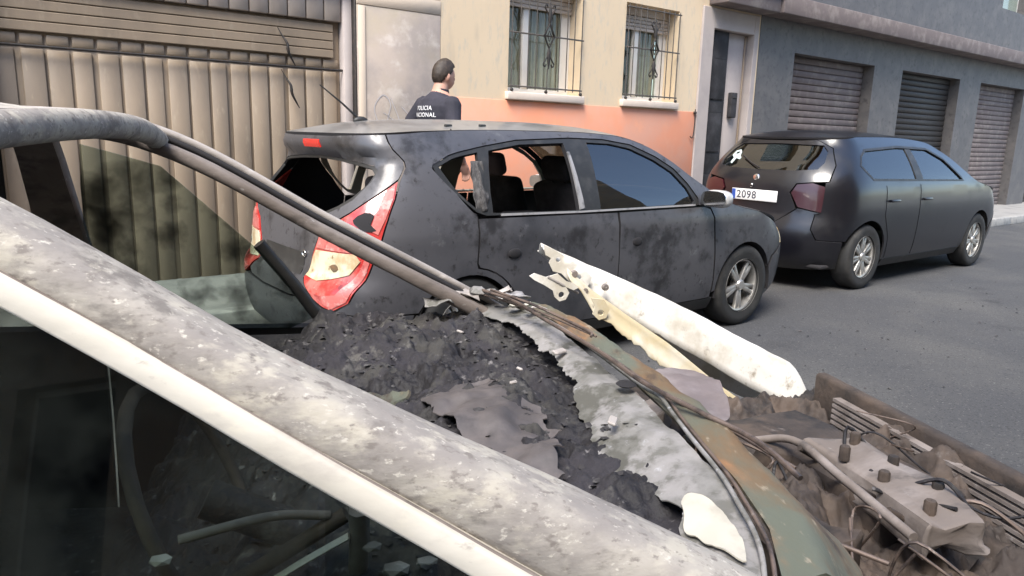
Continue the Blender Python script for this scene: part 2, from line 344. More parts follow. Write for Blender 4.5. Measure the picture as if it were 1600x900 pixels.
def pchip(xs, ys):
    xs = np.array(xs, float); ys = np.array(ys, float); h = np.diff(xs); d = np.diff(ys)/h
    m = np.zeros_like(xs); m[0] = d[0]; m[-1] = d[-1]
    for i in range(1, len(xs)-1):
        if d[i-1]*d[i] > 0:
            w1 = 2*h[i]+h[i-1]; w2 = h[i]+2*h[i-1]; m[i] = (w1+w2)/(w1/d[i-1]+w2/d[i])
    def f(x):
        x = np.clip(np.asarray(x, float), xs[0], xs[-1]); i = np.clip(np.searchsorted(xs, x)-1, 0, len(xs)-2); t = (x-xs[i])/h[i]
        return ys[i]*(1+2*t)*(1-t)**2+m[i]*h[i]*t*(1-t)**2+ys[i+1]*t*t*(3-2*t)-m[i+1]*h[i]*t*t*(1-t)
    return f
class Body:
    """a car body as one wrapped surface: t runs along the side and round the rear and front corners, z is height; top(x, y) is the roof, screen and bonnet surface"""
    def __init__(s, wz, xr, xf, zc, xcR, xcF, nR=3.6, nF=2.8, plan=lambda x: 1+0*x, crown=.06):
        s.W = pchip(*zip(*wz)); s.xr = pchip(*zip(*xr)); s.xf = pchip(*zip(*xf)); s.zc = pchip(*zip(*zc))
        s.xcR = xcR; s.xcF = xcF; s.plan = plan; s.crown = crown; s.nR = nR; s.nF = nF
        p = np.linspace(0, np.pi/2, 500)
        def tab(n, a, w):
            cx = np.cos(p)**(2/n); cy = np.sin(p)**(2/n)
            return cx, cy, np.concatenate([[0], np.cumsum(np.hypot(np.diff(cx*a), np.diff(cy*w)))])
        s.R = tab(nR, xcR-s.xr(.7), s.W(.7)); s.F = tab(nF, s.xf(.6)-xcF, s.W(.6))
        s.t0 = xcR-s.R[2][-1]; s.t1 = xcF+s.F[2][-1]
    def pt(s, t, z, side=-1.):
        t = np.asarray(t, float); z = np.asarray(z, float)
        sg = side*np.where(t < s.t0, -1, 1)*np.where(t > s.t1, -1, 1)
        t = np.where(t < s.t0, 2*s.t0-t, t); t = np.where(t > s.t1, 2*s.t1-t, t)
        lr = s.R[2][-1]-(s.xcR-t); cxr = np.interp(lr, s.R[2], s.R[0]); cyr = np.interp(lr, s.R[2], s.R[1])
        lf = s.F[2][-1]-(t-s.xcF); cxf = np.interp(lf, s.F[2], s.F[0]); cyf = np.interp(lf, s.F[2], s.F[1])
        rear = t < s.xcR; front = t > s.xcF
        x = np.where(rear, s.xcR-(s.xcR-s.xr(z))*cxr, np.where(front, s.xcF+(s.xf(z)-s.xcF)*cxf, t))
        y = s.W(z)*s.plan(x)*np.where(rear, cyr, np.where(front, cyf, 1.))
        return np.stack([x, sg*y, z+0*x], -1)
    def side(s, sd, off=0.):
        def f(P):
            p = s.pt(P[:, 0], P[:, 1], sd)
            if off:
                e = 2e-3
                a = s.pt(P[:, 0]+e, P[:, 1], sd)-s.pt(P[:, 0]-e, P[:, 1], sd); b = s.pt(P[:, 0], P[:, 1]+e, sd)-s.pt(P[:, 0], P[:, 1]-e, sd)
                n = np.cross(a, b); n /= np.linalg.norm(n, axis=1)[:, None]+1e-12
                c = p-np.array([2.1, 0, .7]); n *= np.sign(np.sum(n*c, axis=1))[:, None]; p = p+n*off
            return p
        return f
    def top(s, P, dz=0.):
        x, y = P[:, 0], P[:, 1]; zc = s.zc(x); w = s.W(zc)*s.plan(x); q = np.abs(y)/w
        ar = s.xcR-s.xr(zc); af = s.xf(zc)-s.xcF
        r = np.where(x < s.xcR, (q**s.nR+np.clip((s.xcR-x)/ar, 0, None)**s.nR)**(1/s.nR), np.where(x > s.xcF, (q**s.nF+np.clip((x-s.xcF)/np.maximum(af, .05), 0, None)**s.nF)**(1/s.nF), q))
        return np.stack([x, y, zc+s.crown*(1-np.clip(r, 0, 1)**2)+dz], -1)
    def edge(s, t):
        p = s.pt(t, s.zc(t), -1.); return float(p[0]), float(-p[1])
def arc(cx, cz, r, a0, a1, n=14):
    return [(cx+r*math.cos(R(a0+(a1-a0)*i/n)), cz+r*math.sin(R(a0+(a1-a0)*i/n))) for i in range(n+1)]

# ------------------------------------------------------------------ the setting
def sheet(name, x0, x1, y0, y1, z, m, nx=2, ny=2, **k):
    V = [(x0+(x1-x0)*i/nx, y0+(y1-y0)*j/ny, z) for j in range(ny+1) for i in range(nx+1)]
    F = [(j*(nx+1)+i, j*(nx+1)+i+1, (j+1)*(nx+1)+i+1, (j+1)*(nx+1)+i) for j in range(ny) for i in range(nx)]
    return obj(name, V, F, m, None, False, **k)
sheet('ground', -400, 400, -400, 400, -.02, 'paving', kind='structure')
sheet('road', -60, 90, -2.6, 5.14, 0, 'asphalt', 8, 4, kind='structure')
KERB = .14
box('pavement', -60, 90, 5.30, 6.6, -.01, KERB-.004, 'paving', bev=0, kind='structure')
kerb = box('kerb', -60, 90, 5.15, 5.296, -.01, .05, 'kerbstone', bev=0, kind='structure')
ks = bmesh.new(); add_box(ks, .004, .996, 5.14, 5.30, .0, KERB, .012, 2)
k0 = from_bm('kerb_stone', ks, 'kerbstone', kerb)
for i in range(-4, 26):
    o = k0 if i == -4 else k0.copy()
    if i != -4: COL.objects.link(o); o.parent = kerb
    o.location = (i, 0, 0)
box('far_pavement', -60, 90, -4.2, -2.6, -.01, KERB, 'paving', bev=.01, kind='structure')

# ------------------------------------------------------------------ the apartment building
YF = 6.40
bld = thing('apartment_building', 'cream apartment building with salmon plinth, barred windows and a brown garage door', 'building', (0, YF, 0))
# local y = 0 is the face of the wall; +y goes into the building
def wall_xz(name, x0, x1, z0, z1, holes, m, d0, d1, parent=bld, **k):
    """a wall slab seen from the street with rectangular openings cut right through it"""
    xs = sorted({x0, x1, *[h[0] for h in holes], *[h[1] for h in holes]}); zs = sorted({z0, z1, *[h[2] for h in holes], *[h[3] for h in holes]})
    cell = {}
    for i in range(len(xs)-1):
        for j in range(len(zs)-1):
            cx, cz = (xs[i]+xs[i+1])/2, (zs[j]+zs[j+1])/2
            cell[i, j] = not any(h[0] < cx < h[1] and h[2] < cz < h[3] for h in holes)
    V = []; F = []; idx = {}
    def v(x, y, z):
        key = (round(x, 5), round(y, 5), round(z, 5))
        if key not in idx: idx[key] = len(V); V.append((x, y, z))
        return idx[key]
    for (i, j), solid in cell.items():
        if not solid: continue
        a, b, c, d = xs[i], xs[i+1], zs[j], zs[j+1]
        F.append((v(a, d0, c), v(b, d0, c), v(b, d0, d), v(a, d0, d))); F.append((v(a, d1, c), v(a, d1, d), v(b, d1, d), v(b, d1, c)))
        if not cell.get((i-1, j)): F.append((v(a, d0, c), v(a, d0, d), v(a, d1, d), v(a, d1, c)))
        if not cell.get((i+1, j)): F.append((v(b, d0, c), v(b, d1, c), v(b, d1, d), v(b, d0, d)))
        if not cell.get((i, j-1)): F.append((v(a, d0, c), v(a, d1, c), v(b, d1, c), v(b, d0, c)))
        if not cell.get((i, j+1)): F.append((v(a, d0, d), v(b, d0, d), v(b, d1, d), v(a, d1, d)))
    return obj(name, V, F, m, parent, False, **k)
W1 = (4.90, 5.93, 1.86, 2.98); W2 = (6.63, 7.58, 1.865, 2.97); GX0, GX1, GZ = .35, 3.16, 2.62; DOOR = (8.26, 9.14, .1, 2.84)
up = [(x, x+1.0, z, z+1.4) for z in (4.1, 7.1) for x in (1.2, 4.9, 6.63)]
wall_xz('wall', -6, 9.3, 0, 10, [W1, W2, (GX0, 4.06, -1, 2.66), (8.02, 9.24, -1, 3.10)]+up, 'cream', 0, .35)
box('plinth', 4.064, 8.016, -.014, -.001, .05, 1.765, 'salmon', bld, .004)
# the grey pier between garage and windows, with its paler borders
box('pier', 3.17, 4.056, -.004, .33, .05, 2.52, 'greywall', bld, .003)
box('pier_head', 3.17, 4.056, -.008, .33, 2.524, 2.655, 'palewall', bld, .003)
box('pier_border', 3.175, 3.245, -.012, -.005, .06, 2.515, 'palewall', bld, .002)
V = []; F = []
rg = random.Random(3)
def scrawl(pts, w, y=-.0065):
    P = smooth_path([(x, 0, z) for x, z in pts], 7); b = len(V)
    for i, p in enumerate(P):
        d = P[min(i+1, len(P)-1)]-P[max(i-1, 0)]; d /= np.linalg.norm(d)+1e-9; w_ = w*.55
        nrm = np.array([-d[2], 0, d[0]]); ww = w_*(1-.5*abs(i/len(P)-.5))
        V.append((p[0]+nrm[0]*ww, y, p[2]+nrm[2]*ww)); V.append((p[0]-nrm[0]*ww, y, p[2]-nrm[2]*ww))
    for i in range(len(P)-1): F.append((b+2*i, b+2*i+1, b+2*i+3, b+2*i+2))
scrawl([(3.38, 1.45), (3.33, 1.62), (3.42, 1.74), (3.5, 1.66), (3.47, 1.5), (3.56, 1.42)], .011)
scrawl([(3.5, 1.72), (3.58, 1.55), (3.63, 1.42), (3.7, 1.5), (3.72, 1.62)], .010)
scrawl([(3.62, 1.64), (3.75, 1.52), (3.83, 1.42), (3.9, 1.47)], .009)
scrawl([(3.34, 1.4), (3.5, 1.35), (3.72, 1.38), (3.92, 1.34)], .009)
scrawl([(3.42, 1.58), (3.6, 1.5), (3.86, 1.56)], .007)
obj('graffiti', V, F, 'graffiti', bld, False)
# garage door: head sheet with ribs, louvred strips, a bar, tall ribbed sheets
gd = box('garage_door', GX0+.06, GX1-.10, .16, .19, .05, GZ, 'garage', bld, .002)
for i in range(16):
    x = GX0+.06+i*.1655
    if x > GX1-.2: break
    box('head_panel', x+.006, x+.160, .085, .155, 2.36, GZ+.03, 'garagepale', gd, .005, 1)
for j in range(4):
    z = 2.34-.0745*(j+1)
    bm = bmesh.new(); add_box(bm, GX0+.07, GX1-.17, .118, .158, z+.003, z+.071, .005, 1, None)
    from_bm('louvre', bm, 'garage', gd)
for i in range(16):
    x = GX0+.07+i*.165
    if x > GX1-.2: break
    box('rib_sheet', x+.003, x+.148 if i % 3 else x+.128, .140 if i % 2 else .145, .158, .06, 1.925, 'garage', gd, .006, 1)
    box('upper_sheet', x+.004, x+.148, .140, .158, 1.955, 2.030, 'garage', gd, .006, 1)
tube('cross_bar', [(GX0+.02, .10, 1.94), (GX1-.02, .10, 1.94)], .011, 'ironblack', gd)
for (dx, z0) in ((2.54, 2.09), (2.56, 1.74)):
    tube('door_pull', smooth_path([(dx-.07, .10, z0+.17), (dx-.035, .085, z0+.10), (dx-.005, .06, z0+.04), (dx+.005, .06, z0-.03), (dx+.05, .085, z0-.10), (dx+.085, .10, z0-.15)], 5), [.004+.010*max(0, 1-abs(i-13)/11) for i in range(26)], 'ironblack', gd, 6)
box('jamb_post', GX1-.095, GX1-.012, .06, .19, .05, GZ+.02, 'lilac', bld, .006)
box('jamb_edge', GX1-.010, GX1+.008, .012, .19, .05, GZ+.03, 'ironblack', bld, .003)
box('garage_lintel', GX0-.05, 3.168, .03, .33, GZ+.032, 2.658, 'ironblack', bld, .004)
box('garage_back', GX0-.1, 3.2, .30, .34, .0, 2.66, 'darkroom', bld, 0)

def window(X0, X1, Z0, Z1, blind_z, mull, curt):
    w, d = .055, .20
    y0, y1 = d, d+.06
    f = wall_xz('window', X0+.001, X1-.001, Z0+.002, Z1-.002, [(X0+w, X1-.13, Z0+w, Z1-w)], 'upvc', y0, y1)
    bm = bmesh.new(); add_box(bm, mull-.045, mull+.045, y0-.012, y1-.006, Z0+w+.001, Z1-w-.001, .008, 2); from_bm('mullion', bm, 'upvc', f)
    box('pane', X0+w, mull-.046, y0+.025, y0+.031, Z0+w, Z1-w, 'winglass', f, 0); box('pane', mull+.046, X1-.131, y0+.025, y0+.031, Z0+w, Z1-w, 'winglass', f, 0)
    n = 60; V = []; F = []
    for i in range(n+1):
        x = X0+.03+(X1-X0-.16)*i/n; y = d+.085+.022*math.sin(i*1.05)+.012*math.sin(i*2.3+1)
        V += [(x, y, Z0+.02), (x, y, Z1-.03)]
    F = [(2*i, 2*i+2, 2*i+3, 2*i+1) for i in range(n) if (i < curt[0] or i > curt[1])]
    obj('curtain', V, F, 'curtain', f)
    box('room_back', X0-.5, X1+.5, 1.0, 1.02, Z0-.4, Z1+.3, 'darkroom', f, 0)
    bl = box('roller_blind', X0+.012, X1-.012, d-.055, d-.004, Z1-.10, Z1-.003, 'shutter', bld, .004)
    z = Z1-.104; k = 0
    while z > blind_z:
        box('slat', X0+.014, X1-.014, d-.038, d-.022, z-.040, z-.003, 'shutter', bl, .005, 2); z -= .042
    s = box('window_sill', X0-.035, X1+.04, -.055, .195, Z0-.085, Z0-.003, 'palesill', bld, .008, 2)
    # iron grille standing just proud of the wall
    yg = -.030
    gr = None
    for z in (Z0+.055, Z0+.60, Z1-.05):
        q = box('window_grille' if gr is None else 'rail', X0-.01, X1+.01, yg-.006, yg+.006, z-.008, z+.008, 'grille', gr or bld, .002)
        gr = gr or q
    nb = 10; cx = (X0+X1)/2
    for i in range(nb):
        x = X0+.02+(X1-X0-.04)*i/(nb-1)
        if abs(x-cx) < .06 and i == nb//2-1: x = cx
        elif abs(x-cx) < .06: continue
        if abs(x-cx) < .01:
            tube('bar', [(x, yg, Z0+.03), (x, yg, Z0+.26)], .0062, 'grille', gr, 6); tube('bar', [(x, yg, Z0+.92), (x, yg, Z1-.02)], .0062, 'grille', gr, 6)
        else: tube('bar', [(x, yg-.001, Z0+.03), (x, yg-.001, Z1-.02)], .0062, 'grille', gr, 6)
    bm = bmesh.new()
    def orn(pts, r=.011):
        Vv, Ff = tube_mesh([(cx+a, yg-.018, Z0+.60+b) for a, b in pts], r, 6); vs = [bm.verts.new(v) for v in Vv]
        for q in Ff: bm.faces.new([vs[i] for i in q])
    orn([(0, .13), (.070, 0), (0, -.13), (-.070, 0), (0, .13)], .013)
    orn([(0, .055), (.028, 0), (0, -.055), (-.028, 0), (0, .055)], .006)
    for sx in (-1, 1):
        for sz in (-1, 1):
            orn([(sx*p[0], sz*p[1]) for p in smooth_path([(0, .12, 0), (.010, .19, 0), (.045, .25, 0), (.075, .29, 0), (.055, .32, 0), (.035, .295, 0)], 4)], .008)
    for sz in (-1, 1): orn([(0, sz*.13), (0, sz*.18), (0, sz*.25), (0, sz*.345)], [.012, .026, .018, .006])
    from_bm('ornament', bm, 'ironblack', gr)
    for x in (X0+.02, cx-.02, X1-.02):
        bm = bmesh.new(); bmesh.ops.create_uvsphere(bm, u_segments=10, v_segments=8, radius=.020, matrix=Matrix.Translation((x, yg-.012, Z0+.015))); from_bm('foot', bm, 'ironblack', gr)
window(*W1, 2.78, 5.28, (200, 200)); window(*W2, 2.74, 7.02, (18, 30))
for h in up:
    f = box('window', h[0]+.001, h[1]-.001, .2, .25, h[2]+.001, h[3]-.001, 'upvc', bld, 0)
    for s in (0, 1): box('pane', h[0]+.06+s*.45, h[0]+.49+s*.45, .18, .199, h[2]+.07, h[3]-.07, 'winglass', f, 0)
# entrance
bm = bmesh.new(); add_box(bm, 8.022, 8.258, -.03, .30, .05, 3.096, .006); add_box(bm, 9.142, 9.236, -.03, .30, .05, 3.096, .006); add_box(bm, 8.2585, 9.1415, -.027, .30, 2.842, 3.094, .006)
from_bm('door_surround', bm, 'lilac', bld)
dr = box('entrance_door', 8.262, 8.69, .05, .095, .1, 2.836, 'doordark', bld, .006)
for z in (.5, 1.5, 2.2): box('door_panel', 8.32, 8.64, .036, .049, z-.3 if z < 1 else z-.25, z+.45 if z < 1 else z+.28, 'doordark', dr, .012, 2)
lf = box('side_panel', 8.70, 9.138, .08, .14, .1, 2.836, 'lilac', bld, .008)
box('panel_rib', 9.07, 9.095, .062, .079, .12, 2.82, 'garage', lf, .004)
mb = box('letter_box', 8.80, 8.93, .01, .078, 1.72, 2.06, 'doordark', bld, .012, 2)
box('slot', 8.825, 8.905, .004, .0095, 1.98, 2.0, 'ironblack', mb, .002)
tube('cable', smooth_path([(7.985, -.03, 1.80), (7.985, -.035, 1.62), (7.975, -.035, 1.47), (7.94, -.04, 1.43), (7.91, -.035, 1.45)], 5), .007, 'ironblack', bld)
box('cable_clip', 7.965, 8.005, -.045, -.015, 1.74, 1.77, 'ironblack', bld, .004)
box('balcony_slab', 8.14, 9.3, -.30, -.001, 3.12, 3.34, 'cornice', bld, .012, 2)
box('balcony_edge', 8.10, 9.3, -.36, -.001, 3.342, 3.42, 'stonedark', bld, .012, 2)
box('roof_slab', -6.2, 9.298, -.5, 9, 10.002, 10.3, 'roofdark', bld, .02)

# ------------------------------------------------------------------ neighbouring and opposite buildings
nb = thing('stone_building', 'dark stone-clad building with shuttered shopfronts, next along the street beyond the entrance door', 'building', (9.31, YF, 0))
sh = [(x, x+2.4, -1, 2.7) for x in (.9, 4.3, 7.7, 11.1)]; wn = [(x+.5, x+1.9, z, z+1.5) for z in (4.2, 7.2) for x in (.9, 4.3, 7.7, 11.1)]
wall_xz('wall', 0, 15, 0, 10.5, sh+wn, 'stonedark', 0, .4, nb)
for i, h in enumerate(sh):
    g = box('shop_shutter', h[0], h[1], .2, .22, 0, 2.7, 'ironblack' if i % 2 else 'cornice', nb, 0)
    for j in range(26): box('slat', h[0]+.02, h[1]-.02, .172, .199, .12+j*.099, .12+j*.099+.092, 'ironblack' if i % 2 else 'cornice', g, .012, 1)
for h in wn:
    f = box('window', h[0], h[1], .22, .26, h[2], h[3], 'upvc', nb, 0); box('pane', h[0]+.07, h[1]-.07, .205, .219, h[2]+.07, h[3]-.07, 'winglass', f, 0)
box('balcony_slab', .0, 15, -.34, -.002, 3.12, 3.36, 'cornice', nb, .012, 2)
box('roof_slab', 0, 15, -.4, 9, 10.502, 10.8, 'roofdark', nb, .02)
ob = thing('ochre_building', 'ochre rendered building across the street, behind the viewer', 'building', (-10, -4.2, 0), 0)
wn2 = [(x, x+1.1, z, z+1.5) for z in (1.1, 4.0, 6.3) for x in (1.5, 4.5, 7.5, 10.5, 13.5, 16.5, 19.5)]
wall_xz('wall', 0, 23, 0, 8.8, wn2, 'oppwall', -.3, 0, ob)
for h in wn2:
    f = box('window', h[0], h[1], -.24, -.2, h[2], h[3], 'upvc', ob, 0); box('pane', h[0]+.07, h[1]-.07, -.199, -.18, h[2]+.07, h[3]-.07, 'doordark', f, 0)
box('roof_slab', -.3, 23.3, -8, .35, 8.802, 9.0, 'roofdark', ob, .02)

# ------------------------------------------------------------------ shared car pieces
def wheel(parent, x, y, r, side, rim=True, m_tyre='tyre', m_rim='alloy', w=.20, spokes=5, flat=0.):
    M = Matrix.Translation((x, y, r))
    bm = bmesh.new(); h = w/2
    lathe(bm, [(r*.64, -h*.9), (r*.80, -h), (r*.93, -h*.98), (r*.985, -h*.8), (r, -h*.5), (r, h*.5), (r*.985, h*.8), (r*.93, h*.98), (r*.80, h), (r*.64, h*.9), (r*.62, 0), (r*.64, -h*.9)], 48, 'y', M)
    if flat:
        for v in bm.verts: v.co.z = max(v.co.z, flat*1.0+ (v.co.z-flat)*.0 if v.co.z < flat else v.co.z)
    wh = from_bm('wheel', bm, m_tyre, parent, True, 50)
    s = side; bm = bmesh.new()
    lathe(bm, [(r*.655, s*h*.95), (r*.66, s*h*.80), (r*.60, s*h*.75), (r*.57, s*h*.2), (r*.57, -s*h*.8)], 48, 'y', M)
    lathe(bm, [(.001, s*h*.86), (r*.10, s*h*.86), (r*.13, s*h*.78), (r*.15, s*h*.5), (r*.15, s*h*.1)], 24, 'y', M)
    for i in range(spokes):
        for d in (-.13, .13):
            a = 2*math.pi*i/spokes+d+.3
            Mx = M @ Matrix.Rotation(a, 4, 'Y')
            add_box(bm, r*.10, r*.61, s*h*.55-.016, s*h*.55+.016, -.017, .017, .008, 2, Mx)
    from_bm('rim', bm, m_rim, wh, True, 40)
    bm = bmesh.new(); lathe(bm, [(.001, s*h*.05), (r*.5, s*h*.05), (r*.5, -s*h*.1), (.001, -s*h*.1)], 32, 'y', M); from_bm('brake_disc', bm, 'trim', wh, True, 40)
    return wh
def cushion(name, dims, M, m, parent, bev=.05, **k):
    bm = bmesh.new(); a, b, c = dims; add_box(bm, -a/2, a/2, -b/2, b/2, -c/2, c/2, bev, 4, M); return from_bm(name, bm, m, parent, True, 60, **k)
def seat(parent, x, y, m, red, w=.50):
    st = cushion('seat', (.50, w, .16), Matrix.Translation((x, y, .42)) @ Matrix.Rotation(R(-8), 4, 'Y'), m, parent)
    cushion('backrest', (.15, w, .66), Matrix.Translation((x-.27, y, .78)) @ Matrix.Rotation(R(-17), 4, 'Y'), m, st)
    cushion('headrest', (.10, .27, .17), Matrix.Translation((x-.40, y, 1.19)) @ Matrix.Rotation(R(-14), 4, 'Y'), red, st, .045)
    for s in (-.06, .06): tube('headrest_post', [(x-.36, y+s, 1.04), (x-.40, y+s, 1.15)], .006, 'chrome', st, 6)
    return st
def mirror2(half, t0):
    """completes an outline given from the centre line outwards on one side"""
    return list(half)+[(2*t0-t, z) for t, z in reversed(half) if abs(t-t0) > 1e-6]
def roof_outline(B, ta, tb, n=40):
    e = [B.edge(ta+(tb-ta)*i/n) for i in range(n+1)]
    return e+[(x, -y) for x, y in reversed(e) if y > 1e-4]

# ------------------------------------------------------------------ the dark hatchback
HB = Body(
    wz=[(.16, .79), (.25, .84), (.45, .866), (.62, .875), (.80, .872), (.86, .871), (.90, .861), (.95, .850), (1.0, .836), (1.1, .800), (1.2, .758), (1.3, .708), (1.40, .64), (1.46, .57)],
    xr=[(.16, .14), (.28, .03), (.45, 0.), (.58, .01), (.66, .06), (.8, .075), (.95, .10), (1.02, .14), (1.1, .20), (1.2, .275), (1.255, .300), (1.29, .270), (1.33, .245), (1.38, .255), (1.42, .30), (1.46, .36)],
    xf=[(.16, 4.10), (.3, 4.22), (.5, 4.245), (.62, 4.22), (.7, 4.15), (.8, 4.0), (.95, 3.7)],
    zc=[(-.3, 1.375), (.3, 1.39), (.6, 1.41), (1.2, 1.43), (1.7, 1.432), (2.1, 1.415), (2.33, 1.36), (2.55, 1.255), (2.72, 1.15), (3.04, .99), (3.16, .945), (3.6, .86), (4.245, .68)],
    xcR=.8, xcF=3.45, nR=5.2, plan=lambda x: 1-.018*((x-2.1)/1.6)**2)
hat = thing('hatchback', 'dusty dark grey hatchback with smashed rear windows and a scraped red tail light', 'car', (1.50, 4.135, 0))
t0, t1 = HB.t0, HB.t1
RW, FW, WR = .78, 3.345, .315
def dloband(): return [(.53, 1.235), (.70, 1.285), (.984, 1.338), (1.233, 1.375), (1.656, 1.395), (1.95, 1.392), (2.19, 1.362), (2.40, 1.285), (2.55, 1.205), (2.66, 1.105), (2.745, 1.0), (2.74, .955), (2.135, .952), (1.594, .951), (.903, .960), (.841, .982), (.711, 1.085), (.56, 1.19)]
DLO = dloband()
Q_OPEN = [(.585, 1.228), (.72, 1.268), (.93, 1.305), (.90, 1.15), (.872, 1.0), (.845, 1.0), (.72, 1.10)]
R_OPEN = [(1.01, 1.315), (1.25, 1.352), (1.60, 1.366), (1.605, 1.20), (1.598, .966), (.95, .974), (.955, 1.085), (.98, 1.22)]
F_OPEN = [(1.80, 1.372), (2.0, 1.367), (2.18, 1.338), (2.38, 1.262), (2.53, 1.182), (2.645, 1.075), (2.70, .985), (2.68, .967), (1.781, .964)]
TAIL = [(.274, 1.151), (.166, 1.069), (.052, .98), (-.08, .909), (-.179, .859), (-.245, .744), (-.286, .618), (-.208, .571), (-.118, .528), (-.03, .5), (.047, .487), (.132, .536), (.189, .683), (.231, .813), (.274, .956), (.287, 1.062)]
for sd, nm in ((-1, 'right'), (1, 'left')):
    f = HB.side(sd); tops = [(t, float(HB.zc(t))-.001) for t in np.linspace(.256, 3.10, 60)]
    dl = DLO[0:12]                       # the upper run of the window line, rear tip to mirror corner
    body = [(.052, .480), (.47, .462)]+arc(RW, .31, .33, 152.5, 30, 12)+arc(RW, .31, .366, 30, 82, 5)+[(.824, .70), (.832, .80), (.838, .955)]+DLO[16:18]+[(.525, 1.215)]+dl[0:12]+[(2.86, .935), (3.08, .945)]+tops[::-1]+[(.29, 1.281), (.31, 1.224), (.288, 1.162)]+[(.293, 1.062), (.28, .956), (.237, .813), (.194, .683), (.137, .534)]
    panel('quarter_panel', [body], f, 'paint', hat, .04, .016, gap=.0015, inner='inner')
    panel('window_frame', [inset(DLO, .002), Q_OPEN, R_OPEN, F_OPEN], HB.side(sd, -.006), 'trim', hat, .035, .03, inner='beige' if sd > 0 else 'inner')
    dp = panel('rear_door', [[(.845, .948), (1.92, .938), (1.932, .70), (1.932, .262), (1.17, .262), (1.15, .33)]+arc(RW, .31, .371, 10, 80, 8)+[(.830, .70), (.838, .80)]], f, 'paint', hat, .045, .02, gap=.0025, inner='inner')
    fd = panel('front_door', [[(1.936, .938), (2.80, .942), (2.868, .922), (2.90, .86), (2.93, .62), (2.955, .40), (2.95, .262), (1.936, .262), (1.936, .70)]], f, 'paint', hat, .045, .02, gap=.0025, inner='inner')
    for d, x in ((dp, 1.03), (fd, 2.10)):
        V, F = [], []
        if d is dp and sd < 0: x = 1.08
        y = sd*float(HB.W(.745)); ys = sd
        bm = bmesh.new(); bmesh.ops.create_uvsphere(bm, u_segments=20, v_segments=10, radius=1, matrix=Matrix.Translation((x, y-ys*.002, .74)) @ Matrix.Diagonal((.048, .010, .030, 1))); cup = from_bm('handle_cup', bm, 'inner', d)
        if sd < 0: continue
        bm = bmesh.new(); add_box(bm, x-.04, x+.12, y-.004 if sd > 0 else y-.030, y+.030 if sd > 0 else y+.004, .762, .785, .010, 3); from_bm('door_handle', bm, 'paint', d)
    fen = [(2.865, .936), (2.95, .945)]+[(t, float(HB.zc(t))-.002) for t in np.linspace(3.10, 3.95, 14)]+[(3.98, .70), (3.90, .60), (3.70, .52), (3.66, .44)]+arc(FW, .31, .345, 22, 180, 16)+[(2.965, .30), (2.965, .40), (2.94, .62), (2.91, .86), (2.88, .92)]
    panel('front_wing', [fen], f, 'paint', hat, .045, .016, gap=.0025, inner='inner')
    panel('sill', [[(1.06, .256), (2.985, .256), (2.985, .17), (1.06, .17)]], f, 'trim', hat, .06, .03)
    # lights
    tl = panel('tail_light', [TAIL], HB.side(sd, .004), 'redlens', hat, .028, .03, gap=.002)
    panel('clear_lens', [[(-.271, .627), (-.228, .738), (-.199, .776), (-.034, .783), (.117, .785), (.146, .75), (.092, .679), (-.018, .642), (-.129, .618)]], HB.side(sd, .010), 'clearlens', tl, .025, .005)
    panel('pink_lens', [[(-.199, .789), (-.177, .848), (-.034, .911), (.01, .878), (.14, .809), (.132, .792)]], HB.side(sd, .009), 'pinklens', tl, .025, .004)
    panel('pink_lens', [[(.219, 1.088), (.264, 1.132), (.276, 1.064), (.264, .965), (.229, .885), (.189, .906), (.211, .986)]], HB.side(sd, .009), 'pinklens', tl, .025, .004)
    panel('pink_lens', [[(-.168, .558), (-.075, .532), (.04, .499), (.121, .543), (.172, .675), (.211, .807), (.179, .798), (.15, .711), (.102, .636), (.055, .573), (-.052, .556)]], HB.side(sd, .008), 'pinklens', tl, .025, .004)
    panel('broken_hole', [spline2([(.092, .952), (.147, .991), (.201, .98), (.189, .936), (.222, .906), (.16, .902), (.122, .923)], 2)], HB.side(sd, .0105), 'inner', tl, .02, .003)
    panel('broken_hole', [spline2([(-.044, .709), (-.001, .724), (.02, .699), (-.013, .681)], 2)], HB.side(sd, .0125), 'rust', tl, .02, .002)
    hl = panel('headlight', [[(3.97, .705), (4.05, .735), (4.25, .725), (4.45, .68), (4.45, .60), (4.20, .575), (3.93, .60)]], HB.side(sd, .004), 'clearlens', hat, .04, .02, gap=.002)
    # door mirror
    mx, my, mz = 2.80, sd*.955, 1.005
    bm = bmesh.new(); bmesh.ops.create_uvsphere(bm, u_segments=24, v_segments=14, radius=1)
    for v in bm.verts:
        c = v.co; c.x = math.copysign(abs(c.x)**.8, c.x)*.085*(1 if c.x > 0 else .55); c.y = math.copysign(abs(c.y)**.7, c.y)*.105; c.z = math.copysign(abs(c.z)**.7, c.z)*.062
        c += Vector((mx, my, mz))
    mr = from_bm('door_mirror', bm, 'mirrorcap', hat)
    tube('mirror_arm', [(mx-.0, sd*.80, .955), (mx, sd*.90, .975)], [.03, .022], 'trim', mr, 10, squash=.6)
    panel('mirror_glass', [spline2([(my-.085, mz-.045), (my+.085, mz-.045), (my+.085, mz+.045), (my-.085, mz+.045)], 3)], lambda P: np.stack([0*P[:, 0]+mx-.050, P[:, 0], P[:, 1]], -1), 'chrome', mr, .03, .004, ref=(mx+1, my, mz))
    # glass
    if sd < 0: panel('front_window', [inset(F_OPEN, -.006)], HB.side(sd, -.016), 'carglass', hat, .05, .004)
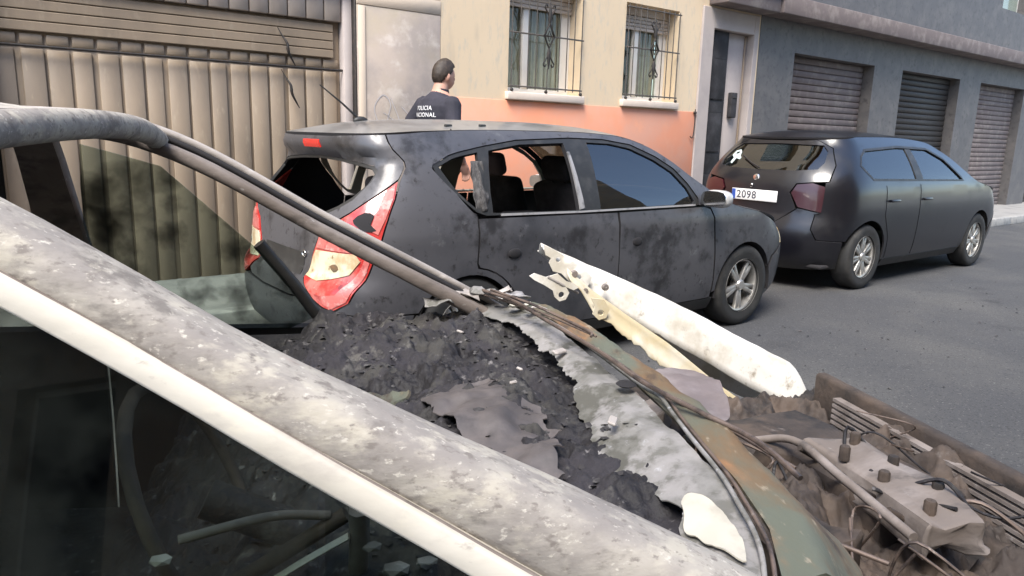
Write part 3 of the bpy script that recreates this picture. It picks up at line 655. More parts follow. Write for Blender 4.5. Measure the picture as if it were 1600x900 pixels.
    # wheel wells and wheels
    for cx in (RW, FW):
        V, F = [], []; n = 16
        for i in range(n+1):
            a = R(-10+200*i/n); V += [(cx+.345*math.cos(a), sd*.85, .31+.345*math.sin(a)), (cx+.345*math.cos(a), sd*.55, .31+.345*math.sin(a))]
        F = [(2*i, 2*i+2, 2*i+3, 2*i+1) for i in range(n)]+[tuple(2*i+1 for i in range(n+1))]
        obj('wheel_arch_liner', V, F, 'inner', hat)
        wheel(hat, cx, sd*.755, WR, sd)
    panel('window_seal', [[(1.0, .968), (1.6, .960), (2.70, .962), (2.70, .951), (1.6, .949), (1.0, .955)]], HB.side(sd, .003), 'channel', hat, .05, .008)
# torn glass film hanging in the quarter light, and the bare window channel at the door's front edge
V, F = [], []; n, k = 14, 16
for j in range(k+1):
    for i in range(n+1):
        z = .985+.27*j/k; xx = .835+.09*i/n+.025*j/k-.012*math.sin(j*.9)*(i/n-.5); p = HB.pt(xx, z, -1.)
        d = .022*noise.noise(Vector((xx*24, z*8, 1)))+.012*noise.noise(Vector((xx*60, z*20, 4))); V.append((p[0], p[1]+.004+d, p[2]))
for j in range(k):
    for i in range(n): F.append((j*(n+1)+i, j*(n+1)+i+1, (j+1)*(n+1)+i+1, (j+1)*(n+1)+i))
o = obj('torn_film', V, F, 'film', hat); s = o.modifiers.new('t', 'SOLIDIFY'); s.thickness = .004
panel('window_channel', [[(1.602, 1.31), (1.618, 1.31), (1.640, .975), (1.600, .968)]], HB.side(-1, .004), 'channel', hat, .04, .012)
# tailgate, rear window opening, bumper
GL = [(t0, .925), (-.352, .928), (-.201, .949), (-.05, 1.004), (.03, 1.049), (.1, 1.144), (.119, 1.198), (.083, 1.224), (-.077, 1.239), (-.331, 1.252), (t0, 1.258)]
TG = [(t0, .50), (-.458, .50), (-.225, .521), (-.191, .554)]+[(-.213, .567), (-.292, .614), (-.251, .746), (-.187, .865), (-.081, .917), (.049, .988), (.163, 1.077), (.272, 1.161), (.298, 1.224), (.28, 1.281), (.248, float(HB.zc(.248))-.002)]+[(t, float(HB.zc(t))-.002) for t in (.1, -.1, -.3, -.5)]+[(t0, float(HB.zc(t0))-.002)]
tg = panel('tailgate', [mirror2(TG, t0), mirror2(GL, t0)], HB.side(-1), 'paint', hat, .04, .02, gap=.0015, inner='inner')
panel('window_rim', [mirror2(inset(GL, -.012) if False else [(t, z) for t, z in GL], t0), mirror2([(t if t == t0 else t-.02, z+(.014 if z < 1.1 else -.014)) for t, z in GL], t0)], HB.side(-1, -.004), 'trim', tg, .03, .012)
panel('brake_light', [[(t0-.145, 1.308), (t0+.145, 1.308), (t0+.145, 1.350), (t0-.145, 1.350)]], HB.side(-1, .004), 'brightred', tg, .03, .012)
panel('plate_recess', [[(t0-.30, .62), (t0+.30, .62), (t0+.30, .74), (t0-.30, .74)]], HB.side(-1, .002), 'trim', tg, .05, .006)
p = HB.pt(-.351, .737, -1.)
bm = bmesh.new(); bmesh.ops.create_circle(bm, segments=20, radius=.001)
bm.free()
tube('badge', [(float(p[0])-.006, float(p[1])+.022*math.cos(a), float(p[2])+.017*math.sin(a)) for a in np.linspace(0, 2*math.pi, 17)], .0045, 'chrome', tg, 6)
BP = [(t0, .493), (-.458, .493), (-.225, .513), (-.121, .513), (.042, .476), (.462, .457), (.445, .40), (.438, .31), (.45, .20), (.0, .175), (t0, .17)]
panel('rear_bumper', [mirror2(BP, t0)], HB.side(-1, .006), 'paint', hat, .05, .02, gap=.002, inner='inner')
FB = [(t1, .60), (4.47, .595), (4.22, .57), (3.92, .595), (3.72, .515), (3.68, .44), (3.69, .31), (3.67, .19), (4.2, .175), (t1, .17)]
panel('front_bumper', [[(t, z) for t, z in FB]+[(2*t1-t, z) for t, z in reversed(FB) if abs(t-t1) > 1e-6]], HB.side(-1, .004), 'paint', hat, .06, .02, gap=.002, inner='inner')
panel('grille', [[(t1-.34, .61), (t1+.34, .61), (t1+.36, .69), (t1-.36, .69)]], HB.side(-1, .002), 'trim', hat, .05, .02)
panel('roof', [roof_outline(HB, t0, 2.33)], HB.top, 'paintroof', hat, .06, .02, ref=(1.4, 0, .8), gap=.002, inner='inner')
panel('windscreen', [roof_outline(HB, 2.345, 3.10, 12)], lambda P: HB.top(P, -.004), 'carglass', hat, .07, .005, ref=(2.4, 0, .5), gap=.012)
panel('bonnet', [[(3.13, -.79), (3.13, .79)]+[(x, -y) for x, y in [HB.edge(t) for t in np.linspace(3.13, 4.35, 16)] if y < .83 and x > 3.13]+[(x, y) for x, y in reversed([HB.edge(t) for t in np.linspace(3.13, 4.35, 16)]) if y < .83 and x > 3.13]] if False else [[HB.edge(t) for t in np.linspace(3.12, 4.5, 18)]+[(x, -y) for x, y in reversed([HB.edge(t) for t in np.linspace(3.12, 4.5, 18)])]], HB.top, 'paint', hat, .06, .016, ref=(3.4, 0, .2), gap=.004, inner='inner')
# antenna, leaning back over the roof, and two burnt scraps of roof trim
za = float(HB.top(np.array([[.62, .12]]))[0, 2])
bm = bmesh.new(); bmesh.ops.create_uvsphere(bm, u_segments=14, v_segments=8, radius=1, matrix=Matrix.Translation((.62, .12, za)) @ Matrix.Diagonal((.05, .022, .028, 1)))
an = from_bm('antenna', bm, 'trim', hat); tube('rod', [(.60, .12, za+.018), (.50, .12, za+.10), (.36, .12, za+.20)], [.008, .006, .004], 'trim', an, 8)
for x in (.86, 1.10):
    zz = float(HB.top(np.array([[x, -.50]]))[0, 2]); cushion('roof_clip', (.06, .02, .016), Matrix.Translation((x, -.50, zz+.004)) @ Matrix.Rotation(.4, 4, 'Z'), 'trim', hat, .005)
# inside
box('floor_pan', .12, 3.6, -.74, .74, .20, .24, 'inner', hat, .01)
box('rear_shelf_wall', .95, 1.0, -.70, .70, .24, .62, 'inner', hat, .01)
bench = cushion('rear_bench', (.48, 1.30, .18), Matrix.Translation((1.28, 0, .46)), 'seat', hat)
cushion('backrest', (.14, 1.30, .50), Matrix.Translation((1.0, 0, .72)) @ Matrix.Rotation(R(-20), 4, 'Y'), 'seat', bench)
for y in (-.40, .40): cushion('headrest', (.10, .26, .15), Matrix.Translation((.88, y, 1.03)), 'seatred' if y > 0 else 'seat', bench, .05)
seat(hat, 2.22, -.37, 'seat', 'seat'); seat(hat, 2.22, .37, 'seat', 'seatred')
box('dashboard', 2.80, 3.15, -.70, .70, .55, .93, 'inner', hat, .06, 3)
tor = [(2.62+.06*math.sin(a)*.9, .37+.18*math.cos(a), .86+.17*math.sin(a)) for a in np.linspace(0, 2*math.pi, 25)]
tube('steering_wheel', tor, .014, 'trim', hat, 8)
box('bulkhead', 3.15, 3.2, -.72, .72, .22, .90, 'inner', hat, .01)

# ------------------------------------------------------------------ the black car parked ahead
BB = Body(
    wz=[(.18, .80), (.3, .86), (.5, .89), (.75, .90), (.95, .89), (1.05, .865), (1.15, .82), (1.25, .765), (1.35, .70), (1.45, .625), (1.52, .56)],
    xr=[(.18, .12), (.3, .03), (.5, 0), (.62, .02), (.72, .06), (1.0, .09), (1.10, .13), (1.2, .21), (1.3, .32), (1.4, .44), (1.45, .46), (1.52, .52)],
    xf=[(.18, 4.2), (.35, 4.32), (.55, 4.35), (.7, 4.3), (.85, 4.1), (1.0, 3.8)],
    zc=[(-.3, 1.43), (.4, 1.455), (.8, 1.475), (1.5, 1.485), (2.2, 1.45), (2.5, 1.35), (3.2, 1.02), (3.7, .93), (4.35, .74)],
    xcR=.8, xcF=3.5, nR=3.2, plan=lambda x: 1-.02*((x-2.1)/1.6)**2)
blk = thing('black_hatchback', 'glossy black car with a white rear number plate parked ahead of the grey hatchback', 'car', (6.42, 4.36, 0))
b0, b1 = BB.t0, BB.t1
DB = [(.62, 1.30), (.8, 1.36), (1.5, 1.40), (2.15, 1.385), (2.45, 1.28), (2.75, 1.08), (2.80, 1.03), (.75, 1.06), (.55, 1.20)]
for sd in (-1, 1):
    f = BB.side(sd)
    s_out = [(.12, .50), (.37, .49)]+arc(.72, .32, .36, 152, 0, 14)+[(1.09, .26), (2.99, .26)]+arc(3.36, .32, .36, 180, 20, 14)+[(3.75, .52), (4.0, .66)]+[(t, float(BB.zc(t))-.002) for t in np.linspace(4.0, -.05, 60)]+[(.16, 1.36), (.22, 1.2), (.16, 1.05)]+[(.12, 1.04), (.10, .85), (.05, .75), (.05, .60)]
    panel('body_side', [s_out, DB], f, 'blackpaint', blk, .05, .018, gap=.002, inner='inner')
    panel('side_window', [inset(DB, -.006)], BB.side(sd, -.012), 'carglass', blk, .06, .004)
    panel('door_pillar', [[(1.66, 1.395), (1.78, 1.395), (1.80, 1.045), (1.64, 1.045)]], BB.side(sd, -.004), 'trim', blk, .05, .02)
    panel('tail_light', [[(.10, .76), (.115, 1.0), (.0, 1.03), (-.15, 1.01), (-.20, .93), (-.12, .80)]], BB.side(sd, .006), MT['redlens'] if False else mat('dark red lens', (.035, .006, .010), .3, 0, .6), blk, .04, .02)
    for (a, b) in ((1.70, 2.86), (.98, 1.685)):
        d = panel('door', [[(a, 1.015), (b, .99), (b+.06 if b > 2 else b, .6), (b+.04 if b > 2 else b, .28), (a if a > 1.5 else a+.16, .28), (a if a > 1.5 else a+.12, .5), (a, .72)]], BB.side(sd, .004), 'blackpaint', blk, .06, .012, gap=.003)
        yh = sd*float(BB.W(.86)); bm = bmesh.new(); add_box(bm, a+.06, a+.22, min(yh, yh+sd*.035), max(yh, yh+sd*.035), .85, .875, .01, 2); from_bm('door_handle', bm, 'blackpaint', d)
    panel('window_frame', [DB, inset(DB, .022)], BB.side(sd, .002), 'trim', blk, .05, .012)
    panel('sill', [[(1.12, .27), (2.96, .27), (2.96, .19), (1.12, .19)]], BB.side(sd, .004), 'trim', blk, .08, .03)
    for cx in (.72, 3.36): wheel(blk, cx, sd*.77, .32, sd, spokes=7)
BG = [(b0, 1.135), (-.2, 1.14), (.03, 1.16), (.09, 1.22), (.10, 1.33), (.03, 1.385), (b0, 1.395)]
BT = [(b0, .62), (-.35, .62), (-.14, .78), (-.22, .93), (-.16, 1.02), (.0, 1.04), (.15, 1.05), (.21, 1.2), (.15, 1.36), (-.06, float(BB.zc(-.06))-.002), (-.3, float(BB.zc(-.3))-.002), (b0, float(BB.zc(b0))-.002)]
bt = panel('tailgate', [mirror2(BT, b0), mirror2(BG, b0)], BB.side(-1), 'blackpaint', blk, .045, .02, gap=.002, inner='inner')
panel('rear_window', [mirror2([(t if t == b0 else t+.006, z+(.006 if z > 1.25 else -.006)) for t, z in BG], b0)], BB.side(-1, -.010), 'carglass', blk, .06, .004)
BPB = [(b0, .612), (-.35, .612), (-.135, .772), (-.12, .79), (.095, .752), (.045, .740), (.045, .60), (.115, .497), (.365, .485), (.345, .32), (.355, .22), (b0, .18)]
panel('rear_bumper', [mirror2(BPB, b0)], BB.side(-1, .01), 'blackpaint', blk, .06, .02, gap=.002, inner='inner')
FBB = [(b1, .72), (4.0, .655), (3.78, .52), (3.73, .40), (3.74, .2), (b1, .19)]
panel('front_bumper', [FBB+[(2*b1-t, z) for t, z in reversed(FBB) if abs(t-b1) > 1e-6]], BB.side(-1, .004), 'blackpaint', blk, .06, .02, inner='inner')
panel('roof', [roof_outline(BB, b0, 2.30)], BB.top, 'blackpaint', blk, .07, .02, ref=(1.4, 0, .8), inner='inner')
panel('windscreen', [roof_outline(BB, 2.31, 3.18, 12)], lambda P: BB.top(P, -.004), 'carglass', blk, .08, .005, ref=(2.4, 0, .5), gap=.012)
panel('bonnet', [[BB.edge(t) for t in np.linspace(3.2, 4.55, 18)]+[(x, -y) for x, y in reversed([BB.edge(t) for t in np.linspace(3.2, 4.55, 18)])]], BB.top, 'blackpaint', blk, .07, .016, ref=(3.4, 0, .2), inner='inner')
xpl = float(BB.xr(.88))-.012
npl = box('number_plate', xpl-.008, xpl+.004, -.26, .26, .825, .935, 'plate', bt, .004, 2)
box('plate_band', xpl-.0095, xpl-.0085, .215, .256, .830, .930, 'plateblue', npl, 0)
tc = bpy.data.curves.new('plate_digits', 'FONT'); tc.body = '2098'; tc.size = .105; tc.extrude = .0006; tc.space_character = 1.12; tc.offset = .0012
tt = bpy.data.objects.new('plate_tmp', tc); COL.objects.link(tt)
tm = bpy.data.meshes.new_from_object(tt.evaluated_get(bpy.context.evaluated_depsgraph_get())); bpy.data.objects.remove(tt)
to = bpy.data.objects.new('plate_digits', tm); COL.objects.link(to); to.parent = npl; tm.materials.clear(); tm.materials.append(MT['ink'])
to.matrix_local = Matrix(((0, 0, -1, xpl-.0092), (-1, 0, 0, .20), (0, 1, 0, .846), (0, 0, 0, 1)))
bm = bmesh.new(); lathe(bm, [(.001, -.010), (.028, -.010), (.034, -.006), (.036, .004)], 28, 'x', Matrix.Translation((float(BB.xr(1.06))-.002, .02, 1.055))); from_bm('emblem', bm, 'chrome', bt)
tube('lock_ring', [(float(BB.xr(.98))-.01, .05+.012*math.cos(a), .975+.016*math.sin(a)) for a in np.linspace(0, 5, 12)], .005, 'chrome', bt, 6)
panel('drawn_reflection', [[(-.13, 1.18), (-.09, 1.19), (-.075, 1.24), (.0, 1.265), (.01, 1.31), (-.06, 1.325), (-.12, 1.30), (-.16, 1.26), (-.20, 1.245), (-.20, 1.225), (-.13, 1.235)], [(-.05, 1.275), (-.03, 1.295), (-.07, 1.305), (-.10, 1.285)]], BB.side(1, -.006), 'drawn_reflection', bt, .03, .001)  # pale reflection on the rear glass, put in as a coloured shape
tube('rear_wiper', [(float(BB.xr(1.15))-.03, .02, 1.15), (float(BB.xr(1.2))-.03, .14, 1.19), (float(BB.xr(1.27))-.03, .30, 1.26)], .008, 'trim', bt, 6)
box('floor_pan', .15, 3.7, -.74, .74, .22, .26, 'inner', blk, .01)
seat(blk, 2.2, -.38, 'seat', 'seat'); seat(blk, 2.2, .38, 'seat', 'seat')
cushion('rear_bench', (.2, 1.3, .7), Matrix.Translation((.98, 0, .72)), 'seat', blk)
box('dashboard', 2.85, 3.25, -.72, .72, .5, .98, 'inner', blk, .06, 3)

# ------------------------------------------------------------------ the burnt white car in front (local origin: middle of the windscreen's base, on the ground; +x is its nose, +y its far side)
BX = 2.95
BU = Body(
    wz=[(.16, .76), (.25, .80), (.45, .822), (.62, .83), (.78, .825), (.85, .80), (.90, .76), (.94, .73), (1.0, .705), (1.1, .678), (1.2, .651), (1.3, .624), (1.374, .604), (1.43, .57), (1.47, .53)],
    xr=[(.16, .12), (.3, .02), (.5, 0), (.7, .03), (.9, .08), (1.0, .13), (1.1, .2), (1.25, .34), (1.38, .46), (1.47, .56)],
    xf=[(.16, 3.95), (.3, 4.05), (.5, 4.08), (.65, 4.03), (.75, 3.9), (.9, 3.5)],
    zc=[(-.3, 1.36), (.3, 1.375), (1.0, 1.41), (1.5, 1.415), (2.0, 1.395), (2.15, 1.374), (2.95, .926), (3.3, .86), (4.08, .68)],
    xcR=.8, xcF=3.35, plan=lambda x: 1+0*x, crown=.045)
bur = thing('burnt_car', 'burnt-out white car with its windscreen gone, its bonnet missing and ash on its pillars', 'car', (.894, 1.053, 0), R(-25.9))
sh_ = np.array([BX, 0, 0])
def bside(sd, off=0.):
    f = BU.side(sd, off); return lambda P: f(P)-sh_
BREF = (-.85, 0, .7)
def fbm(x, y, z=0., s=1., o=6):
    return noise.fractal(Vector((x*s, y*s, z)), 1.0, 2.0, o)
# lower body panels
for sd in (-1, 1):
    f = bside(sd)
    m = 'whitesoot'
    panel('door_skin', [[(1.93, .865), (2.93, .85), (2.96, .60), (2.96, .26), (1.93, .26)]], f, m, bur, .06, .02, BREF, gap=.003, inner='inner', split=60)
    panel('rear_door_skin', [[(1.925, .868), (.93, .88), (.90, .70)]+arc(.74, .30, .40, 60, 0, 8)+[(1.14, .26), (1.925, .26)]], f, m, bur, .06, .02, BREF, gap=.003, inner='inner')
    panel('rear_quarter', [[(.05, .47), (.36, .46)]+arc(.74, .30, .36, 155, 60, 12)+[(.885, .70), (.915, .885), (.62, .93), (.55, 1.10), (.60, 1.28), (.8, 1.36), (.8, 1.395)]+[(t, float(BU.zc(t))-.002) for t in np.linspace(.75, .27, 8)]+[(.30, 1.2), (.26, 1.0), (.2, .7)]], f, m, bur, .06, .02, BREF, gap=.002, inner='inner')
    panel('sill', [[(1.1, .255), (2.98, .255), (2.98, .17), (1.1, .17)]], f, m, bur, .08, .03, BREF)
    for cx in (.74, 3.33): 
        n = 16; V = []
        for i in range(n+1):
            a = R(-10+200*i/n); V += [(cx-BX+.355*math.cos(a), sd*.80, .30+.355*math.sin(a)), (cx-BX+.355*math.cos(a), sd*.52, .30+.355*math.sin(a))]
        obj('wheel_arch_liner', V, [(2*i, 2*i+2, 2*i+3, 2*i+1) for i in range(n)]+[tuple(2*i+1 for i in range(n+1))], 'rustdark', bur)
        wheel(bur, cx-BX, sd*.70, .285, sd, m_tyre='char', m_rim='ashdark')
# near wing (mostly out of the picture), rear bumper, nose
panel('front_wing', [[(2.99, .855), (3.30, .835), (3.75, .76), (4.1, .69), (4.2, .60), (3.72, .50)]+arc(3.33, .30, .36, 25, 180, 14)+[(2.97, .30), (2.965, .60), (2.94, .85)]], bside(-1), 'whitesoot', bur, .05, .014, BREF, gap=.002, inner='rustdark')
r0, r1 = BU.t0, BU.t1
panel('rear_bumper', [mirror2([(r0, .50), (.04, .465), (.35, .455), (.36, .25), (.1, .18), (r0, .17)], r0)], bside(-1, .01), 'whitesoot', bur, .06, .02, BREF, inner='inner')
panel('tailgate', [mirror2([(r0, .51), (-.1, .50), (.19, .70), (.25, 1.0), (.29, 1.2), (.26, float(BU.zc(.26))-.003), (-.1, 1.355), (r0, 1.352)], r0), mirror2([(r0, .93), (-.1, .94), (.12, 1.05), (.14, 1.22), (.05, 1.29), (r0, 1.30)], r0)], bside(-1), 'whitesoot', bur, .06, .02, BREF, inner='inner')
panel('front_bumper', [[(r1, .52), (4.15, .52), (3.74, .49), (3.70, .28), (4.1, .18), (r1, .18)]+[(2*r1-t, z) for t, z in reversed([(4.15, .52), (3.74, .49), (3.70, .28), (4.1, .18)])]], bside(-1, .006), 'whitesoot', bur, .06, .02, BREF, inner='rustdark')
# roof sheet with its buckles
def rooff(P):
    q = BU.top(P)-sh_
    for v in q: v[2] += .012*fbm(v[0], v[1], 3, 2.2)-.004
    return q
panel('roof', [[(x, y) for x, y in roof_outline(BU, r0, 2.13)]], rooff, 'ash', bur, .06, .012, BREF, gap=.02, inner='char')
# pillars and roof rails: lofted hollow-looking sections
def pillar_path(sd, dx=0, dy=0, dz=0):
    P = [(.14, .770, .838), (0, .725, .926), (-.4, .6645, 1.150), (-.8, .604, 1.374), (-1.15, .588, 1.412), (-2.0, .578, 1.405), (-2.55, .56, 1.33), (-2.80, .60, 1.08), (-2.86, .64, .92)]
    return smooth_path([(x+dx, sd*(y+dy), z+dz) for x, y, z in P], 10)
def foot(p, L=.50): return max(0., min(1., 1+p[0]/L))**1.2
def lower(path, dz, dy): return [np.array([p[0], p[1]+dy*foot(p), p[2]+dz*foot(p)]) for p in path]
def rail(name, sd, path, hw, hh, m, n=14, grow=(0, 0), wob=0., ex=2.6, t0_=0, t1_=None, seed=0., parent=bur, **k):
    path = path[t0_:t1_]; secs = []
    for i, p in enumerate(path):
        d = np.array(path[min(i+1, len(path)-1)])-np.array(path[max(i-1, 0)]); d /= np.linalg.norm(d)
        a = np.array([0, -sd, 0.]); a -= d*(a@d); a /= np.linalg.norm(a); b = np.cross(d, a); b *= np.sign(b[2] if abs(b[2]) > .1 else b[0]+1e-9)
        s = []
        for j in range(n):
            t = 2*math.pi*j/n; c, q = math.cos(t), math.sin(t)
            u = math.copysign(abs(c)**(2/ex), c)*hw; v = math.copysign(abs(q)**(2/ex), q)*hh
            w = 1+wob*noise.noise(Vector((p[0]*9+seed, j*.9, p[2]*9)))
            s.append(np.array(p)+a*u*w*(1+grow[0]*foot(p))+b*v*w*(1+grow[1]*foot(p)))
        secs.append(s)
    return loft(name, secs, m, parent, split=70, **k)
rail('windscreen_pillar', -1, lower(pillar_path(-1, 0, -.022, -.006), .004, .0), .044, .029, 'ash', 20, (.35, .85), .05, 2.5, label='ash-grey near windscreen pillar')
rail('door_frame', -1, lower(pillar_path(-1, 0, .020, -.0335), -.036, -.020), .013, .0135, 'whiteash', 16, (.2, .25), .04, 5.0, 3, 62, label='white strip of the near door frame')
rail('gutter_seal', -1, lower(pillar_path(-1, 0, .0225, -.0195), -.031, -.018), .004, .0018, 'ashdark', 8, (0, 0), .6, 2, 5, 62)
rail('windscreen_pillar', 1, pillar_path(1, 0, -.03, -.022), .026, .0165, 'ashdark', 16, (.1, .25), .10, 3.4, label='sooted far windscreen pillar')
rail('door_frame', 1, pillar_path(1, 0, .016, .017), .013, .0095, 'ashmid', 12, (0, 0), .10, 3.4, 5, 62)
rail('gutter_seal', 1, pillar_path(1, 0, .002, .002), .010, .008, 'inner', 8, (0, 0), .1, 2, 5, 62)
hp = smooth_path([(-.80, -.59, 1.368), (-.765, -.3, 1.392), (-.755, 0, 1.40), (-.765, .3, 1.392), (-.80, .59, 1.368)], 8)
tube('header_rail', hp, .024, 'ash', bur, 10)
for sd in (-1, 1):
    for x, x2, w in ((-1.02, -1.06, .05), (-2.02, -1.95, .045)):
        secs = []
        for k in range(7):
            t = k/6; z = .86+t*.55; y = float(BU.W(z))-.03; xx = x+(x2-x)*t; w_ = w*(1.15-.35*t)
            secs.append([(xx-w_, sd*(y-.022), z), (xx+w_, sd*(y-.022), z), (xx+w_, sd*(y+.022), z), (xx-w_, sd*(y+.022), z)])
        loft('door_post', secs, 'ashdark', bur)
# far door: its glass gone brown with soot, the quarter-light bar, door top
panel('door_glass', [[(2.42, .86), (2.50, .905), (2.37, 1.085), (2.15, 1.31), (1.98, 1.36), (1.92, .87)]], lambda P: bside(1, -.02)(P), 'sootglass', bur, .05, .004, BREF)
tube('quarter_light_bar', [(-.435, .735, .870), (-.505, .70, .985), (-.590, .672, 1.105)], .017, 'trim', bur, 8)
panel('door_top', [[(1.94, .868), (2.98, .868), (2.98, .815), (1.94, .82)]], bside(1, -.05), 'char', bur, .05, .05, BREF)
# near door glass, sooty and cracked, and its top rail
panel('door_glass', [[(1.96, .865), (2.86, .862), (2.84, .945), (2.74, 1.00), (2.46, 1.158), (2.2, 1.30), (2.08, 1.35), (1.97, 1.35)]], bside(-1, -.024), 'sootglass', bur, .05, .004, BREF)
panel('door_top', [[(1.94, .870), (2.96, .862), (2.96, .81), (1.94, .82)]], bside(-1, -.045), 'char', bur, .05, .04, BREF)
secs = [[(-.172+dx, -.705-dy, z) for dx, dy in ((-.013, -.010), (.013, -.010), (.013, .010), (-.013, .010))] for z in (.84, .93, 1.0)]
loft('quarter_light_bar', secs, 'ashmid', bur)
# charred mound of dashboard and screen remains
def screen_edge(y):
    return float(np.interp(y, [-.72, -.577, -.457, -.325, -.157, 0, .235, .474, .70, .76], [.08, .140, .158, .163, .167, .168, .152, .137, .085, .05]))
def dash_smooth(x, y):
    return float(np.interp(x, [-.80, -.62, -.45, -.25, 0, .17], [.60, .74, .835, .865, .878, .890]))+max(0, y-.25)*.05+fbm(x, y, 1.3, 3.1, 5)*.040
def dash_h(x, y, t=.5):
    b = (1-abs(fbm(x, y, 5.1, 7.5, 6)))*.030-.020; c = (1-abs(fbm(x*1.0+.3*y, y*.5, 8.7, 15, 6)))*.024-.014
    d = .022*max(0, noise.noise(Vector((x*16+y*4, y*9, 9))))+.012*max(0, noise.noise(Vector((x*9, y*6, 9))))+.005*noise.noise(Vector((x*70, y*45, 2)))+.020*fbm(x, y, 5.5, 15, 6)-.012*max(0, noise.noise(Vector((x*7, y*5, 15))))*2
    return dash_smooth(x, y)+(b+c+d)*(min(1, (1-t)*9)*.85+.15)
nx, ny = 230, 330; V = []; F = []
for j in range(ny+1):
    y = -.70+1.42*j/ny; xe = screen_edge(y)-.01
    for i in range(nx+1):
        t = i/nx; x = -.80+(xe+.80)*t
        V.append((x, y, dash_h(x, y, t)))
for j in range(ny):
    for i in range(nx): F.append((j*(nx+1)+i, j*(nx+1)+i+1, (j+1)*(nx+1)+i+1, (j+1)*(nx+1)+i))
dash = obj('charred_dashboard', V, F, 'char', bur)
# collapsed smooth sheet lying in the char
def surf(P, z0, amp, sc, seed, slope=(0, 0)):
    return np.array([(x, y, z0+slope[0]*x+slope[1]*y+amp*fbm(x, y, seed, sc, 4)) for x, y in P])
def rough(l, a, f, sd_=0):
    return [(x+a*noise.noise(Vector((x*f, y*f, sd_)))+a*.5*noise.noise(Vector((x*f*3, y*f*3, sd_+5))), y+a*noise.noise(Vector((x*f, y*f, sd_+9)))+a*.5*noise.noise(Vector((x*f*3, y*f*3, sd_+3)))) for x, y in resample(l, .008)]
panel('melted_sheet', [rough(spline2([(-.22, .02), (-.17, .09), (-.105, .135), (-.055, .06), (-.07, -.01), (-.03, -.08), (-.02, -.20), (-.05, -.34), (-.13, -.34), (-.17, -.2), (-.20, -.08)], 4), .022, 22)], lambda P: np.array([(x, y, dash_smooth(x, y)+.019+.018*fbm(x, y, 2.2, 10, 6)) for x, y in P]), 'meltsheet', dash, .009, .002, (-.1, -.1, .5))
panel('melted_sheet', [spline2([(-.36, .16), (-.30, .20), (-.24, .12), (-.27, .07), (-.33, .08)], 4)], lambda P: np.array([(x, y, dash_smooth(x, y)+.026+.02*fbm(x, y, 6.2, 12, 4)) for x, y in P]), 'rust', dash, .014, .006, (-.3, .1, .5))
# flakes of char and ash strewn over it: too many to count
V = []; F = []; rf = random.Random(11)
for k in range(700):
    y = rf.uniform(-.68, .68); x = rf.uniform(-.62, screen_edge(y)-.02); s = rf.uniform(.003, .009)*(1.6 if rf.random() < .08 else 1)
    z = dash_h(x, y)+.003
    a = rf.uniform(0, 6.28); tl = rf.uniform(-.6, .6); b = len(V); n = rf.choice((4, 5, 5, 6))
    for q in range(n):
        r = s*rf.uniform(.55, 1.2); t = a+6.28*q/n; V.append((x+r*math.cos(t), y+r*math.sin(t)*.75, z+r*math.sin(t)*tl+rf.uniform(0, .003)))
    V.append((x, y, z+s*.3))
    for q in range(n): F.append((b+q, b+(q+1) % n, b+n))
obj('char_flakes', V, F, 'flake', dash, False, kind='stuff')
for (x, y, s, a) in ((.095, .17, .018, .6), (.075, -.235, .016, 1.1), (-.10, .36, .010, 2.1), (-.05, -.02, .008, .4), (-.02, .06, .008, 2.0)):
    bm = bmesh.new(); add_box(bm, -s, s, -s*.45, s*.45, -.003, .003, .002, 1, Matrix.Translation((x, y, .935)) @ Matrix.Rotation(a, 4, 'Z') @ Matrix.Rotation(.3, 4, 'X')); from_bm('pale_flake', bm, 'ashmid', dash)
# the screen's ragged foot: ashy glass still bonded to the cowl
outer = [(.05, .765), (.085, .70), (.112, .60), (.137, .474), (.150, .30), (.160, .16), (.168, .0), (.167, -.157), (.163, -.325), (.158, -.457), (.140, -.577), (.115, -.645), (.075, -.70)]
rag = []
for k in range(260):
    y = -.705+1.475*k/259
    x = float(np.interp(y, [-.705, -.60, -.48, -.42, -.375, -.28, -.18, -.07, .02, .15, .36, .50, .63, .77], [.030, .045, .080, .058, .028, .026, .052, .058, .092, .085, .072, .055, .022, -.035]))
    x += .016*noise.fractal(Vector((y*9, 2.2, 0)), .9, 2.1, 6)+.007*noise.noise(Vector((y*75, 6, 1)))
    rag.append((min(x, screen_edge(y)-.02), y+.008*noise.noise(Vector((y*40, 1, 7)))))
def cowlf(P, dz=0):
    out = []
    for x, y in P:
        e = screen_edge(y)-x
        out.append((x, y, .930-.05*max(e, 0)-.36*max(0, e-.045)-.05*max(0, abs(y)-.5)+.011*fbm(x, y, 7.7, 9, 5)+dz))
    return np.array(out)
cw = panel('screen_remnant', [outer+rag], cowlf, 'greyash', bur, .012, .002, (0, 0, .5))
panel('cream_patch', [rough(spline2([(.080, -.495), (.098, -.486), (.113, -.525), (.110, -.59), (.088, -.652), (.074, -.625), (.066, -.60), (.066, -.575), (.058, -.555), (.068, -.53)], 4), .0015, 30)], lambda P: cowlf(P, .004)+np.array([0, 0, .004]), 'cream_mottled', cw, .012, .002, (0, 0, .5), label='mottled cream patch at the near corner')  # pale cream patch set just above the ashy screen foot
